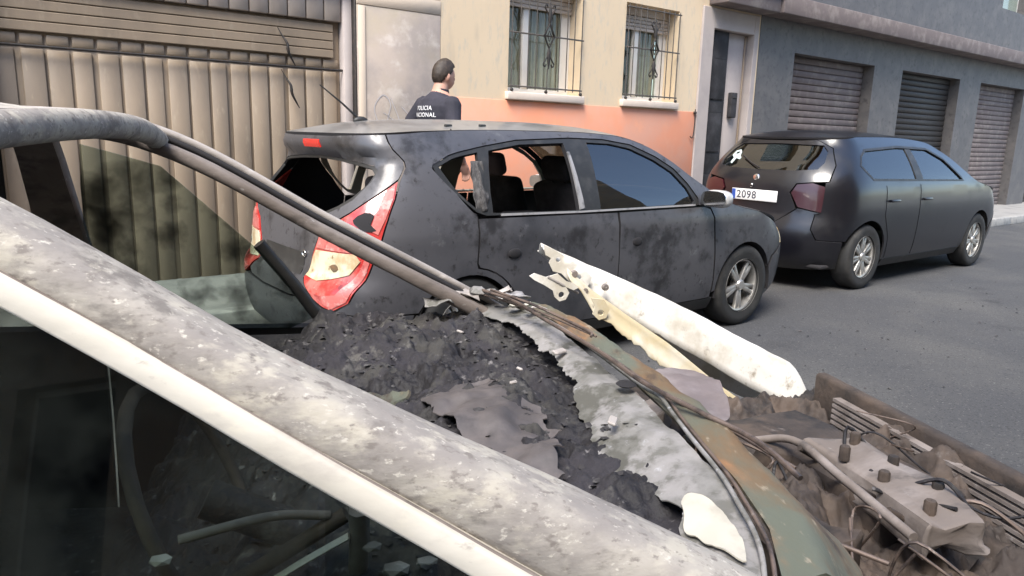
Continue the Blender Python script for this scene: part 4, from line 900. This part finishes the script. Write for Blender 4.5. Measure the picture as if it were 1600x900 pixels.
# scuttle: seal lip, rusted sheet, wiper linkage
sl = smooth_path([(.06, .72, .90), (.115, .58, .925), (.150, .40, .935), (.168, .15, .942), (.180, -.10, .945), (.188, -.165, .948), (.178, -.25, .945), (.166, -.346, .944), (.155, -.45, .942), (.140, -.53, .940), (.118, -.63, .930), (.07, -.73, .905)], 8)
tube('screen_seal', sl, .0035, 'greyash', bur, 8)
tube('scuttle_lip', [p+np.array([.014, 0, -.005]) for p in sl[30:]], .003, 'wire', bur, 8)
def scut(P):
    out = []
    for u, y in P:                       # u runs from the screen forward
        e = screen_edge(y)+.022; wv = .016*fbm(u, y, 2.5, 7, 4)
        z = .930-.10*u+.020*math.exp(-((u-.05)/.03)**2)-.75*max(0, u-.075)-.06*max(0, abs(y)-.45)
        out.append((e+u*.9, y, z+wv*min(1, u*12)))
    return np.array(out)
panel('scuttle', [[(0, -.70), (.15, -.66), (.17, -.4), (.135, -.2), (.12, -.02), (.10, .2), (.12, .45), (.10, .66), (0, .70)]], scut, 'rust', bur, .02, .006, (0, 0, .3))
def P3(*p): return smooth_path(p, 7)
tube('wiper_arm', P3((.0, .735, .962), (.062, .50, .975), (.096, .315, .972), (.145, .06, .968), (.170, -.124, .962), (.215, -.26, .955), (.262, -.369, .945), (.275, -.47, .93)), .0045, 'wire', bur, 6)
tube('wiper_link', P3((.005, .72, .950), (.075, .50, .962), (.118, .315, .960), (.168, .05, .956), (.195, -.14, .950), (.25, -.30, .938), (.30, -.42, .92)), .0032, 'wire', bur, 6)
tube('wiper_link', P3((.03, .66, .972), (.09, .42, .985), (.140, .24, .982), (.163, .165, .978), (.158, .145, .974)), .0035, 'wire', bur, 6)
tube('wiper_link', P3((.08, .42, .977), (.125, .27, .978), (.172, .15, .972)), .0025, 'wire', bur, 6)
rs = random.Random(4)
for (x, y, z, w, m) in ((.05, .73, .955, .05, 'ashmid'), (.09, .66, .955, .045, 'channel'), (.10, .60, .945, .03, 'cream_mottled'), (.02, .70, .965, .04, 'greyash'), (-.05, .70, .955, .05, 'ashmid'), (-.12, .66, .94, .04, 'greyash'), (.125, .52, .95, .03, 'ashmid')):
    V = []; F = []; n = 7
    for b in range(n):
        for a in range(n):
            u, v = (a/(n-1)-.5)*w*2, (b/(n-1)-.5)*w; q = Vector((x*40+u*40, y*40+v*40, z))
            V.append((x+u+.3*w*noise.noise(q), y+v+.3*w*noise.noise(q+Vector((9, 3, 1))), z+.55*w*noise.noise(q*.8+Vector((2, 8, 5)))))
    for b in range(n-1):
        for a in range(n-1): F.append((b*n+a, b*n+a+1, (b+1)*n+a+1, (b+1)*n+a))
    o = obj('crumpled_scrap', V, F, m, bur); mo = o.modifiers.new('t', 'SOLIDIFY'); mo.thickness = .0025
bm = bmesh.new(); lathe(bm, [(.001, .004), (.014, .004), (.020, 0), (.014, -.004)], 14, 'z', Matrix.Translation((.152, -.092, .947))); from_bm('clip', bm, 'inner', bur)
# engine bay without its bonnet
nx, ny = 170, 220; V = []; F = []
for j in range(ny+1):
    y = -.70+1.40*j/ny
    for i in range(nx+1):
        x = .24+.88*i/nx
        z = .50+.08*fbm(x, y, 4.4, 2.6, 3)+.10*(1-abs(fbm(x, y, 6.6, 5.5, 6)))+.030*(1-abs(fbm(x, y, 1.1, 19, 5)))+.05*max(0, noise.noise(Vector((x*11, y*11, 3))))-.12*max(0, .10-abs(x-.24))*3
        V.append((x, y, z))
for j in range(ny):
    for i in range(nx): F.append((j*(nx+1)+i, j*(nx+1)+i+1, (j+1)*(nx+1)+i+1, (j+1)*(nx+1)+i))
eb = obj('engine_bay', V, F, 'rustdark', bur)
panel('strut_plate', [spline2([(.418, .391), (.532, .437), (.56, .30), (.500, .13), (.452, .085), (.418, .105), (.40, .25)], 4)], lambda P: surf(P, .795, .018, 7, 3.2), 'mauve', eb, .02, .008, (.5, .2, .3))
bm = bmesh.new(); add_box(bm, .60, .86, -.22, .16, .58, .76, .03, 2, Matrix.Translation((.1, .02, -.1)) @ Matrix.Rotation(.12, 4, 'Z')); eng = from_bm('engine_block', bm, 'rustdark', eb)
cushion('battery_remains', (.16, .20, .12), Matrix.Translation((.55, -.52, .64)) @ Matrix.Rotation(.2, 4, 'Z'), 'char', eb, .03)
for (x, y, z, a, dims, m) in ((.72, .28, .60, .2, (.34, .22, .14), 'rustdark'), (.78, -.06, .665, -.1, (.13, .44, .07), 'ashdark'), (.50, -.22, .62, .5, (.14, .10, .12), 'rustdark'), (.95, .25, .52, .1, (.10, .34, .16), 'rustdark'), (.42, .48, .62, -.3, (.16, .16, .12), 'ashdark'), (.90, -.46, .58, .3, (.14, .16, .14), 'rustdark'), (.62, .48, .56, .9, (.24, .08, .08), 'rust')):
    bm = bmesh.new(); add_box(bm, -dims[0]/2, dims[0]/2, -dims[1]/2, dims[1]/2, -dims[2]/2, dims[2]/2, .012, 2)
    bmesh.ops.subdivide_edges(bm, edges=bm.edges[:], cuts=2, use_grid_fill=True)
    for v in bm.verts: v.co += Vector([.034*noise.noise(v.co*17+Vector((x*7, y*9, k_))) for k_ in (1, 5, 9)])
    bmesh.ops.transform(bm, matrix=Matrix.Translation((x, y, z)) @ Matrix.Rotation(a, 4, 'Z') @ Matrix.Rotation(a*.4, 4, 'X'), verts=bm.verts)
    from_bm('engine_remains', bm, m, eb)
for k in range(6):
    bm = bmesh.new(); lathe(bm, [(.001, .014), (.010, .014), (.012, .010), (.012, -.02)], 8, 'z', Matrix.Translation((.745+.075*(k % 2), -.22+.065*k, .712))); from_bm('bolt', bm, 'rustdark', eb)
tube('fuel_rail', P3((.66, -.28, .69), (.67, -.05, .70), (.68, .14, .70), (.62, .24, .66)), .010, 'ashdark', eb, 8)
for k in range(4): tube('injector', [(.67, -.20+.10*k, .70), (.72, -.20+.10*k, .67)], .008, 'rustdark', eb, 7)
rw = random.Random(21)
for k in range(14):
    x, y = rw.uniform(.4, 1.0), rw.uniform(-.55, .25); pts = [(x, y, .70)]
    for q in range(4): pts.append((pts[-1][0]+rw.uniform(-.13, .13), pts[-1][1]+rw.uniform(-.16, .16), rw.uniform(.60, .74)))
    tube('burnt_cable', P3(*pts), rw.uniform(.002, .0045), 'wire' if k % 3 else 'char', eb, 6)
box('front_panel', 1.06, 1.10, -.62, .62, .52, .70, 'rustdark', bur, .012, 2)
bm = bmesh.new()
for k in range(22): add_box(bm, 1.03, 1.055, -.48, .48, .30+.017*k, .309+.017*k)
from_bm('radiator', bm, 'ashdark', bur)
box('bulkhead', .18, .21, -.72, .72, .25, .86, 'rustdark', bur, .01)
# far wing, torn up at its rear end: outer skin, rolled top, inner flange
XS = np.linspace(0, 1, 46)
def wing_at(s):
    x = .205+s*.98; zt = float(np.interp(x, [.20, .30, .45, .62, .86, 1.0, 1.2], [1.085, 1.040, .978, .905, .785, .715, .62]))
    return x, zt
V = []; F = []; NP = 9
for i, s in enumerate(XS):
    x, zt = wing_at(s); zt += .004*noise.noise(Vector((x*6, 4, 2)))+.002*noise.noise(Vector((x*21, 1, 2)))
    h = float(np.interp(x, [.20, .24, .28, .36, .47, .60, .65, .95, 1.2], [.012, .03, .045, .085, .110, .124, .130, .150, .15]))
    jag = .010*noise.noise(Vector((x*38, 2, 0)))*(1 if x < .62 else .15)
    h *= 1-.75*max(0, (s-.90)/.10)**2; zt -= .10*max(0, (s-.90)/.10)**2
    yo = .80+.02*math.sin(s*2.4)
    prof = [(yo+.035, zt-.20*min(1, .15+s*1.4)), (yo+.030, zt-.09*min(1, .3+s)), (yo+.022, zt-.030), (yo+.010, zt-.006), (yo-.004, zt), (yo-.016, zt-.010), (yo-.026, zt-.45*h), (yo-.034, zt-.8*h), (yo-.040, zt-h+jag)]
    for q_, (y, z) in enumerate(prof): V.append((x, y+.004*noise.noise(Vector((x*9, q_*.6, 3)))+.002*noise.noise(Vector((x*26, q_*1.1, 8))), z))
for i in range(len(XS)-1):
    for j in range(NP-1): F.append((i*NP+j, i*NP+j+1, (i+1)*NP+j+1, (i+1)*NP+j))
wg = obj('torn_wing', V, F, 'white', bur, True, label='white far front wing torn up at its rear end')
s = wg.modifiers.new('t', 'SOLIDIFY'); s.thickness = .0025; s.offset = 0
# yellowed inner strip below it, with the dark slit opening towards the nose
V = []; F = []; XI = np.linspace(.275, 1.15, 90); NP = 5
for i, x in enumerate(XI):
    zt = float(np.interp(x, [.20, .30, .45, .62, .86, 1.0, 1.2], [1.085, 1.040, .978, .905, .785, .715, .62]))
    top = float(np.interp(x, [.275, .36, .47, .60, .66, .80, .92, 1.2], [.035, .070, .100, .130, .146, .186, .208, .215]))
    bot = float(np.interp(x, [.275, .30, .365, .47, .57, .70, .87, 1.2], [.052, .075, .135, .168, .205, .232, .248, .26]))
    bot += .012*noise.noise(Vector((x*30, 7, 0)))+.008*noise.noise(Vector((x*80, 3, 0)))
    for k in range(NP):
        q = k/(NP-1); V.append((x, .745-.030*q+.012*math.sin(q*3), zt-top-(max(bot, top+.01)-top)*q))
for i in range(len(XI)-1):
    for k in range(NP-1): F.append((i*NP+k, i*NP+k+1, (i+1)*NP+k+1, (i+1)*NP+k))
ap = obj('inner_strip', V, F, 'yellowed', wg, True, label='heat yellowed inner strip of the torn wing'); s = ap.modifiers.new('t', 'SOLIDIFY'); s.thickness = .003; s.offset = 0
def plate_xz(name, loops, y, m, parent, th=.006, tilt=0.):
    return panel(name, loops, lambda P: np.stack([P[:, 0], y+tilt*(P[:, 0]-.2)+0*P[:, 0], P[:, 1]], -1), m, parent, .02, th, (.3, 2, .9))
def ring(x, z, r, n=12): return [(x+r*math.cos(2*math.pi*i/n), z+r*math.sin(2*math.pi*i/n)) for i in range(n)]
plate_xz('hinge_bracket', [[(.150, 1.002), (.165, 1.010), (.20, .998), (.235, 1.008), (.262, .985), (.285, .978), (.30, .965), (.285, .958), (.262, .968), (.272, .950), (.262, .930), (.243, .925), (.228, .938), (.222, .958), (.195, .975), (.165, .990)], ring(.248, .945, .009)], .700, 'white', wg)
plate_xz('wing_tip', [[(.205, 1.085), (.25, 1.062), (.31, 1.025), (.36, .985), (.345, .955), (.31, .962), (.285, .975), (.262, .998), (.235, 1.005), (.222, 1.03), (.228, 1.045), (.21, 1.055)], ring(.315, .985, .010), ring(.25, 1.040, .008)], .755, 'whitetip' if 'whitetip' in MT else 'white', wg)
plate_xz('bolt_tab', [[(.345, .930), (.385, .925), (.405, .895), (.395, .868), (.372, .862), (.352, .880), (.358, .905)], ring(.377, .885, .010)], .712, 'yellowed', wg)
for (x, y, z) in ((.30, .752, .998), (.40, .75, .955), (.335, .75, .945)):
    bm = bmesh.new(); lathe(bm, [(.001, -.010), (.009, -.010), (.011, -.004), (.011, .004)], 10, 'y', Matrix.Translation((x, y, z))); from_bm('bolt', bm, 'ashdark', wg)
tube('bracket_rod', [(.205, .70, 1.0), (.25, .70, .975), (.305, .72, .945)], .004, 'ashmid', wg, 6)
# inside: floor, burnt seat frames, steering wheel core
box('floor_pan', -2.6, .2, -.70, .70, .19, .23, 'char', bur, .01)
def charseat(x, y):
    bm = bmesh.new(); add_box(bm, x-.27, x+.25, y-.24, y+.24, .30, .46, .06, 3)
    for v in bm.verts: v.co += Vector((0, 0, .03*noise.noise(v.co*9)))
    st = from_bm('seat', bm, 'char', bur)
    fr = [(x-.25, y-.22, .45), (x-.36, y-.22, .80), (x-.44, y-.20, 1.05), (x-.45, y-.10, 1.12), (x-.45, y+.10, 1.12), (x-.44, y+.20, 1.05), (x-.36, y+.22, .80), (x-.25, y+.22, .45)]
    tube('seat_frame', smooth_path(fr, 5), .016, 'rustdark', st, 8)
    for k in range(6): tube('spring', [(x-.28-.028*k, y-.205, .55+.08*k), (x-.26-.028*k, y, .56+.08*k), (x-.28-.028*k, y+.205, .55+.08*k)], .004, 'wire', st, 6)
    bm = bmesh.new(); add_box(bm, -.05, .05, -.20, .20, -.26, .26, .05, 3, Matrix.Translation((x-.36, y, .78)) @ Matrix.Rotation(R(-14), 4, 'Y'))
    for v in bm.verts: v.co += v.co.normalized()*.03*noise.noise(v.co*8)
    from_bm('seat_back', bm, 'char', st)
charseat(-1.0, -.34); charseat(-1.0, .34)
bm = bmesh.new(); add_box(bm, -2.35, -1.85, -.62, .62, .28, .50, .07, 3); add_box(bm, -2.5, -2.36, -.6, .6, .5, .98, .05, 3)
from_bm('rear_bench', bm, 'char', bur)
tube('steering_wheel', [(-.56-.07*math.sin(a), -.34+.175*math.cos(a), .90+.155*math.sin(a)) for a in np.linspace(0, 2*math.pi, 25)], .009, 'rustdark', bur, 8)
tube('steering_column', [(-.55, -.34, .90), (-.28, -.34, .76)], .028, 'char', bur, 10)
# a bent bright strip and other scraps lying inside the near door, below the pillar
tube('bent_strip', P3((-.445, -.50, .868), (-.415, -.50, .886), (-.38, -.50, .905), (-.357, -.50, .917)), .007, 'cream_mottled', bur, 6, squash=.5)
for pts, r, m in ((((-.345, -.50, .95), (-.345, -.49, .90), (-.35, -.46, .80), (-.36, -.42, .66)), .013, 'ashdark'), (((-.62, -.48, .80), (-.48, -.47, .86), (-.36, -.47, .93)), .010, 'rustdark'), (((-.285, -.46, .95), (-.25, -.44, .86), (-.22, -.40, .74)), .009, 'char'), (((-.55, -.50, .93), (-.45, -.48, .94), (-.38, -.47, .93)), .006, 'ashdark')):
    tube('burnt_bracket', P3(*pts), r, m, bur, 7)
for (x, y, z, r) in ((-.262, -.50, .872, .011), (-.47, -.50, .862, .008), (-.43, -.47, .83, .012), (-.33, -.50, .90, .010), (-.30, -.49, .86, .014), (-.52, -.52, .88, .012), (-.39, -.49, .845, .016), (-.56, -.54, .93, .010), (-.21, -.52, .90, .009)):
    bm = bmesh.new(); bmesh.ops.create_icosphere(bm, subdivisions=1, radius=r, matrix=Matrix.Translation((x, y, z)) @ Matrix.Diagonal((1.4, 1, .6, 1))); from_bm('pale_scrap', bm, 'ashmid', bur)

V = []; F = []; rl = random.Random(17)
for k in range(260):
    x = rl.uniform(1.2, 9.5); y = rl.gauss(2.5, .55) if k % 3 else rl.uniform(4.85, 5.1); s_ = rl.uniform(.004, .015); b = len(V); a = rl.uniform(0, 6.28); n = rl.choice((3, 4, 5))
    if y > 5.12 or y < .9 or (3.2 < y < 4.8 and k % 3): y = 2.6+rl.uniform(-.5, .5)
    if abs(y-5.14) < .03: y = 5.0
    for q in range(n):
        r = s_*rl.uniform(.5, 1.2); V.append((x+r*math.cos(a+6.28*q/n), y+r*math.sin(a+6.28*q/n), .004+rl.uniform(0, .3)*s_))
    V.append((x, y, .006+s_*.45))
    for q in range(n): F.append((b+q, b+(q+1) % n, b+n))
lit = obj('street_litter', V, F, ['flake', 'char', 'meltsheet'], None, False, kind='stuff')
lit['label'] = 'ash flakes, glass crumbs and paper scraps scattered on the asphalt'; lit['category'] = 'litter'
lit.data.polygons.foreach_set('material_index', [(i//9) % 3 for i in range(len(lit.data.polygons))])

# ------------------------------------------------------------------ the person on the pavement
per = thing('person', 'person in navy uniform shirt with white lettering, walking on the pavement', 'person', (3.46, 5.50, KERB), R(4))
def person():
    K = 1.045                                    # 1.86 m tall
    bm = bmesh.new()
    def rings(secs, n=20):
        """one limb or the trunk: ellipses (centre, half-width vector, half-depth vector) skinned along their order, ends domed"""
        R_ = []
        def ring(c, a, b, k=1.): R_.append([bm.verts.new((Vector(c)+Vector(a)*math.cos(2*math.pi*q/n)*k+Vector(b)*math.sin(2*math.pi*q/n)*k)*K) for q in range(n)])
        (c0, a0, b0_), (c1, a1, b1_) = secs[0], secs[-1]
        d0 = (Vector(secs[0][0])-Vector(secs[1][0])).normalized(); d1 = (Vector(secs[-1][0])-Vector(secs[-2][0])).normalized()
        r0_ = min(Vector(a0).length, Vector(b0_).length); r1_ = min(Vector(a1).length, Vector(b1_).length)
        ring(Vector(c0)+d0*r0_*.9, a0, b0_, .3); ring(Vector(c0)+d0*r0_*.6, a0, b0_, .78)
        for c, a, b in secs: ring(c, a, b)
        ring(Vector(c1)+d1*r1_*.6, a1, b1_, .78); ring(Vector(c1)+d1*r1_*.9, a1, b1_, .3)
        for p, q in zip(R_[:-1], R_[1:]):
            for k in range(n): bm.faces.new((p[k], p[(k+1) % n], q[(k+1) % n], q[k]))
        bm.faces.new(R_[0][::-1]); bm.faces.new(R_[-1])
    def limb(pts, flat=1., side=(0, 1, 0)):
        P = [Vector(p[:3]) for p in pts]; sec = []
        for i, p in enumerate(P):
            d = (P[min(i+1, len(P)-1)]-P[max(i-1, 0)]).normalized(); a = Vector(side); a = (a-d*a.dot(d)).normalized(); b = d.cross(a)
            sec.append((p, a*pts[i][3], b*pts[i][3]*flat))
        rings(sec, 14)
    T = [(.84, .0, .165, .12), (.94, .0, .178, .128), (1.03, .005, .165, .118), (1.12, .008, .160, .112), (1.24, .0, .182, .130), (1.34, -.006, .198, .138), (1.42, -.006, .205, .130), (1.475, .0, .175, .108), (1.515, .012, .105, .082), (1.545, .022, .064, .064), (1.60, .040, .058, .062), (1.64, .048, .056, .060)]
    rings([((x, 0, z), (0, w, 0), (d, 0, 0)) for z, x, w, d in T], 28)
    for s, sh, el, wr in ((1, (-.005, .175, 1.435), (-.13, .315, 1.20), (.06, .24, 1.02)), (-1, (.015, -.175, 1.43), (-.04, -.285, 1.17), (.10, -.22, .98))):
        sh, el, wr = Vector(sh), Vector(el), Vector(wr)
        limb([(*sh, .078), (*(sh.lerp(el, .35)), .068), (*(sh.lerp(el, .62)), .062), (*(sh.lerp(el, .66)), .050), (*el, .043), (*(el.lerp(wr, .35)), .043), (*wr, .028)])
        fw = (wr-el).normalized(); fw = (fw+Vector((.1, 0, -.4))).normalized(); sdv = Vector((.35, s*.9, .1)); sdv = (sdv-fw*sdv.dot(fw)).normalized(); up = fw.cross(sdv)
        limb([(*wr, .030), (*(wr+fw*.05), .040), (*(wr+fw*.095), .038)], .55, sdv)
        c = wr+fw*.095
        for o, ln in ((-.030, .068), (-.010, .080), (.011, .076), (.030, .060)):
            b0_ = c+sdv*o-fw*.012; b1_ = b0_+fw*ln*.55+up*.010; b2_ = b1_+fw*ln*.42+up*.026
            limb([(*b0_, .0105), (*b1_, .0098), (*b2_, .008)], 1., sdv)
        a = wr+fw*.035-sdv*.030; b1_ = a+fw*.035-sdv*.024+up*.012; b2_ = b1_+fw*.030+up*.010-sdv*.004
        limb([(*a, .015), (*b1_, .012), (*b2_, .009)], 1., up)
    for s, hp_, kn, an_, to in ((1, (0, .095, .90), (.14, .10, .51), (.09, .10, .10), (.25, .115, .045)), (-1, (0, -.095, .90), (-.02, -.10, .50), (-.20, -.10, .14), (-.09, -.115, .045))):
        hp_, kn, an_, to = Vector(hp_), Vector(kn), Vector(an_), Vector(to)
        limb([(*hp_, .105), (*hp_.lerp(kn, .4), .090), (*kn, .066), (*kn.lerp(an_, .35), .068), (*an_, .052)])
        limb([(*(an_+Vector((-.04, 0, -.02))), .048), (*an_.lerp(to, .5), .050), (*to, .040)], .8)
    # head: skull, jaw, nose, brow, ears, joined to the neck
    hc = Vector((.062, 0, 1.665))*K
    r = bmesh.ops.create_uvsphere(bm, u_segments=40, v_segments=30, radius=1)
    for v in r['verts']:
        x, y, z = v.co
        w = .074*(1-.16*max(0, -z)-.05*max(0, z)); dep = .098; hgt = .118
        X, Y, Z = x*dep, y*w, z*hgt
        if z < -.15 and x < 0: X *= 1-.35*(-z-.15)            # nape
        if z < -.35 and x > 0: X += .012*x                    # chin forward
        X += .026*math.exp(-((y/.13)**2+((z+.18)/.22)**2))*max(0, x)**3    # nose
        X += .007*math.exp(-((z-.16)/.10)**2)*max(0, x)**2    # brow
        X -= .009*math.exp(-(((abs(y)-.34)/.16)**2+((z-.0)/.11)**2))*max(0, x)   # eye sockets
        X += .005*math.exp(-((y/.28)**2+((z+.48)/.07)**2))*max(0, x)   # lips
        v.co = hc+Vector((X, Y, Z))*K
    for s in (-1, 1):
        r = bmesh.ops.create_uvsphere(bm, u_segments=16, v_segments=12, radius=1, matrix=Matrix.Translation(hc+Vector((-.008, s*.073, -.008))*K) @ Matrix.Rotation(s*.35, 4, 'Z') @ Matrix.Diagonal((.020*K, .010*K, .034*K, 1)))
    me = bpy.data.meshes.new('body'); bm.to_mesh(me); bm.free()
    o = bpy.data.objects.new('body', me); COL.objects.link(o)
    rm = o.modifiers.new('fuse', 'REMESH'); rm.mode = 'VOXEL'; rm.voxel_size = .008
    sm = o.modifiers.new('smooth', 'SMOOTH'); sm.iterations = 3; sm.factor = .5
    dg = bpy.context.evaluated_depsgraph_get(); m3 = bpy.data.meshes.new_from_object(o.evaluated_get(dg)); bpy.data.objects.remove(o)
    m3.name = 'body'
    for k in ('skin', 'shirt', 'trousers', 'boot'): m3.materials.append(MT[k])
    n = len(m3.polygons); cen = np.empty(n*3); m3.polygons.foreach_get('center', cen); cen = cen.reshape(-1, 3)/K
    x, y, z = cen.T; idx = np.zeros(n, int)
    slv = np.where(y > 0, 1.24, 1.20)
    torso = (np.abs(y) < .205) & (z > 1.0); arm = ~torso & (z > .8)
    tp = 1.512+.9*(x-.015)*-.5
    idx[(torso) & (z < tp)] = 1
    idx[arm & (z > slv) & (z < 1.53)] = 1
    leg = (z <= 1.0) & (np.abs(y) < .20) & ~((x > .04) & (z > .75) & (np.abs(y) > .175)); idx[leg] = 2; idx[z < .17] = 3
    m3.polygons.foreach_set('material_index', idx); m3.polygons.foreach_set('use_smooth', [True]*n); m3.update()
    o = bpy.data.objects.new('body', m3); COL.objects.link(o); o.parent = per
    # hair: a cap over the skull, short at the nape, swept up in front
    bm = bmesh.new(); r = bmesh.ops.create_uvsphere(bm, u_segments=48, v_segments=36, radius=1)
    kill = []
    for v in r['verts']:
        x, y, z = v.co
        line = np.interp(x, [-1, -.55, -.1, .2, .5, .8, 1], [-.52, -.45, -.02, .05, .40, .55, .62])
        if z < line: kill.append(v); continue
        w = .074*(1-.16*max(0, -z)-.05*max(0, z))
        lift = 1.085+.17*max(0, z)*max(0, .45+x)+.035*noise.noise(Vector((x*5, y*5, z*5)))+.03*max(0, z)
        v.co = hc+Vector((x*.098*lift*(1-.35*max(0, -z-.15) if (z < -.15 and x < 0) else 1), y*w*lift, z*.118*lift))*K
    bmesh.ops.delete(bm, geom=kill, context='VERTS')
    h = from_bm('hair', bm, 'hair', per, True, 80); s = h.modifiers.new('t', 'SOLIDIFY'); s.thickness = .012; s.offset = -1
    for s_ in (-1, 1):
        bm = bmesh.new(); bmesh.ops.create_uvsphere(bm, u_segments=12, v_segments=8, radius=.011*K, matrix=Matrix.Translation(hc+Vector((.078, s_*.028, .002))*K)); from_bm('eye', bm, 'boot', per)
    # collar and lettering
    bm = bmesh.new(); lathe(bm, [(.066*K, 1.50*K), (.070*K, 1.525*K), (.067*K, 1.545*K), (.060*K, 1.545*K)], 24, 'z', Matrix.Translation((.020, 0, 0)) @ Matrix.Rotation(R(8), 4, 'Y') @ Matrix.Translation((-.21, 0, 0)))
    from_bm('collar', bm, 'shirt', per)
    return o, K
pbody, PK = person()
dgp = bpy.context.evaluated_depsgraph_get()
def lettering(txt, z, size):
    """raised letters laid on the back of the shirt"""
    c = bpy.data.curves.new('lettering', 'FONT'); c.body = txt; c.size = size; c.align_x = 'CENTER'; c.extrude = .0004; c.space_character = 1.12; c.offset = .0005
    t = bpy.data.objects.new('lettering_tmp', c); COL.objects.link(t)
    m = bpy.data.meshes.new_from_object(t.evaluated_get(bpy.context.evaluated_depsgraph_get())); bpy.data.objects.remove(t)
    n = len(m.vertices); co = np.empty(n*3); m.vertices.foreach_get('co', co); co = co.reshape(-1, 3)
    from mathutils.bvhtree import BVHTree
    bv = BVHTree.FromPolygons([v.co for v in pbody.data.vertices], [p.vertices[:] for p in pbody.data.polygons])
    for v in co:
        y, zz = -v[0], z+v[1]
        hit = bv.ray_cast(Vector((-.6, y, zz)), Vector((1, 0, 0)))
        v[:] = ((hit[0].x if hit[0] is not None else -.12)-.006-v[2], y, zz)
    m.vertices.foreach_set('co', co.reshape(-1)); m.update(); m.materials.append(MT['textwhite'])
    o = bpy.data.objects.new('lettering', m); COL.objects.link(o); o.parent = per
lettering('POLICIA', 1.450, .050); lettering('NACIONAL', 1.394, .050)
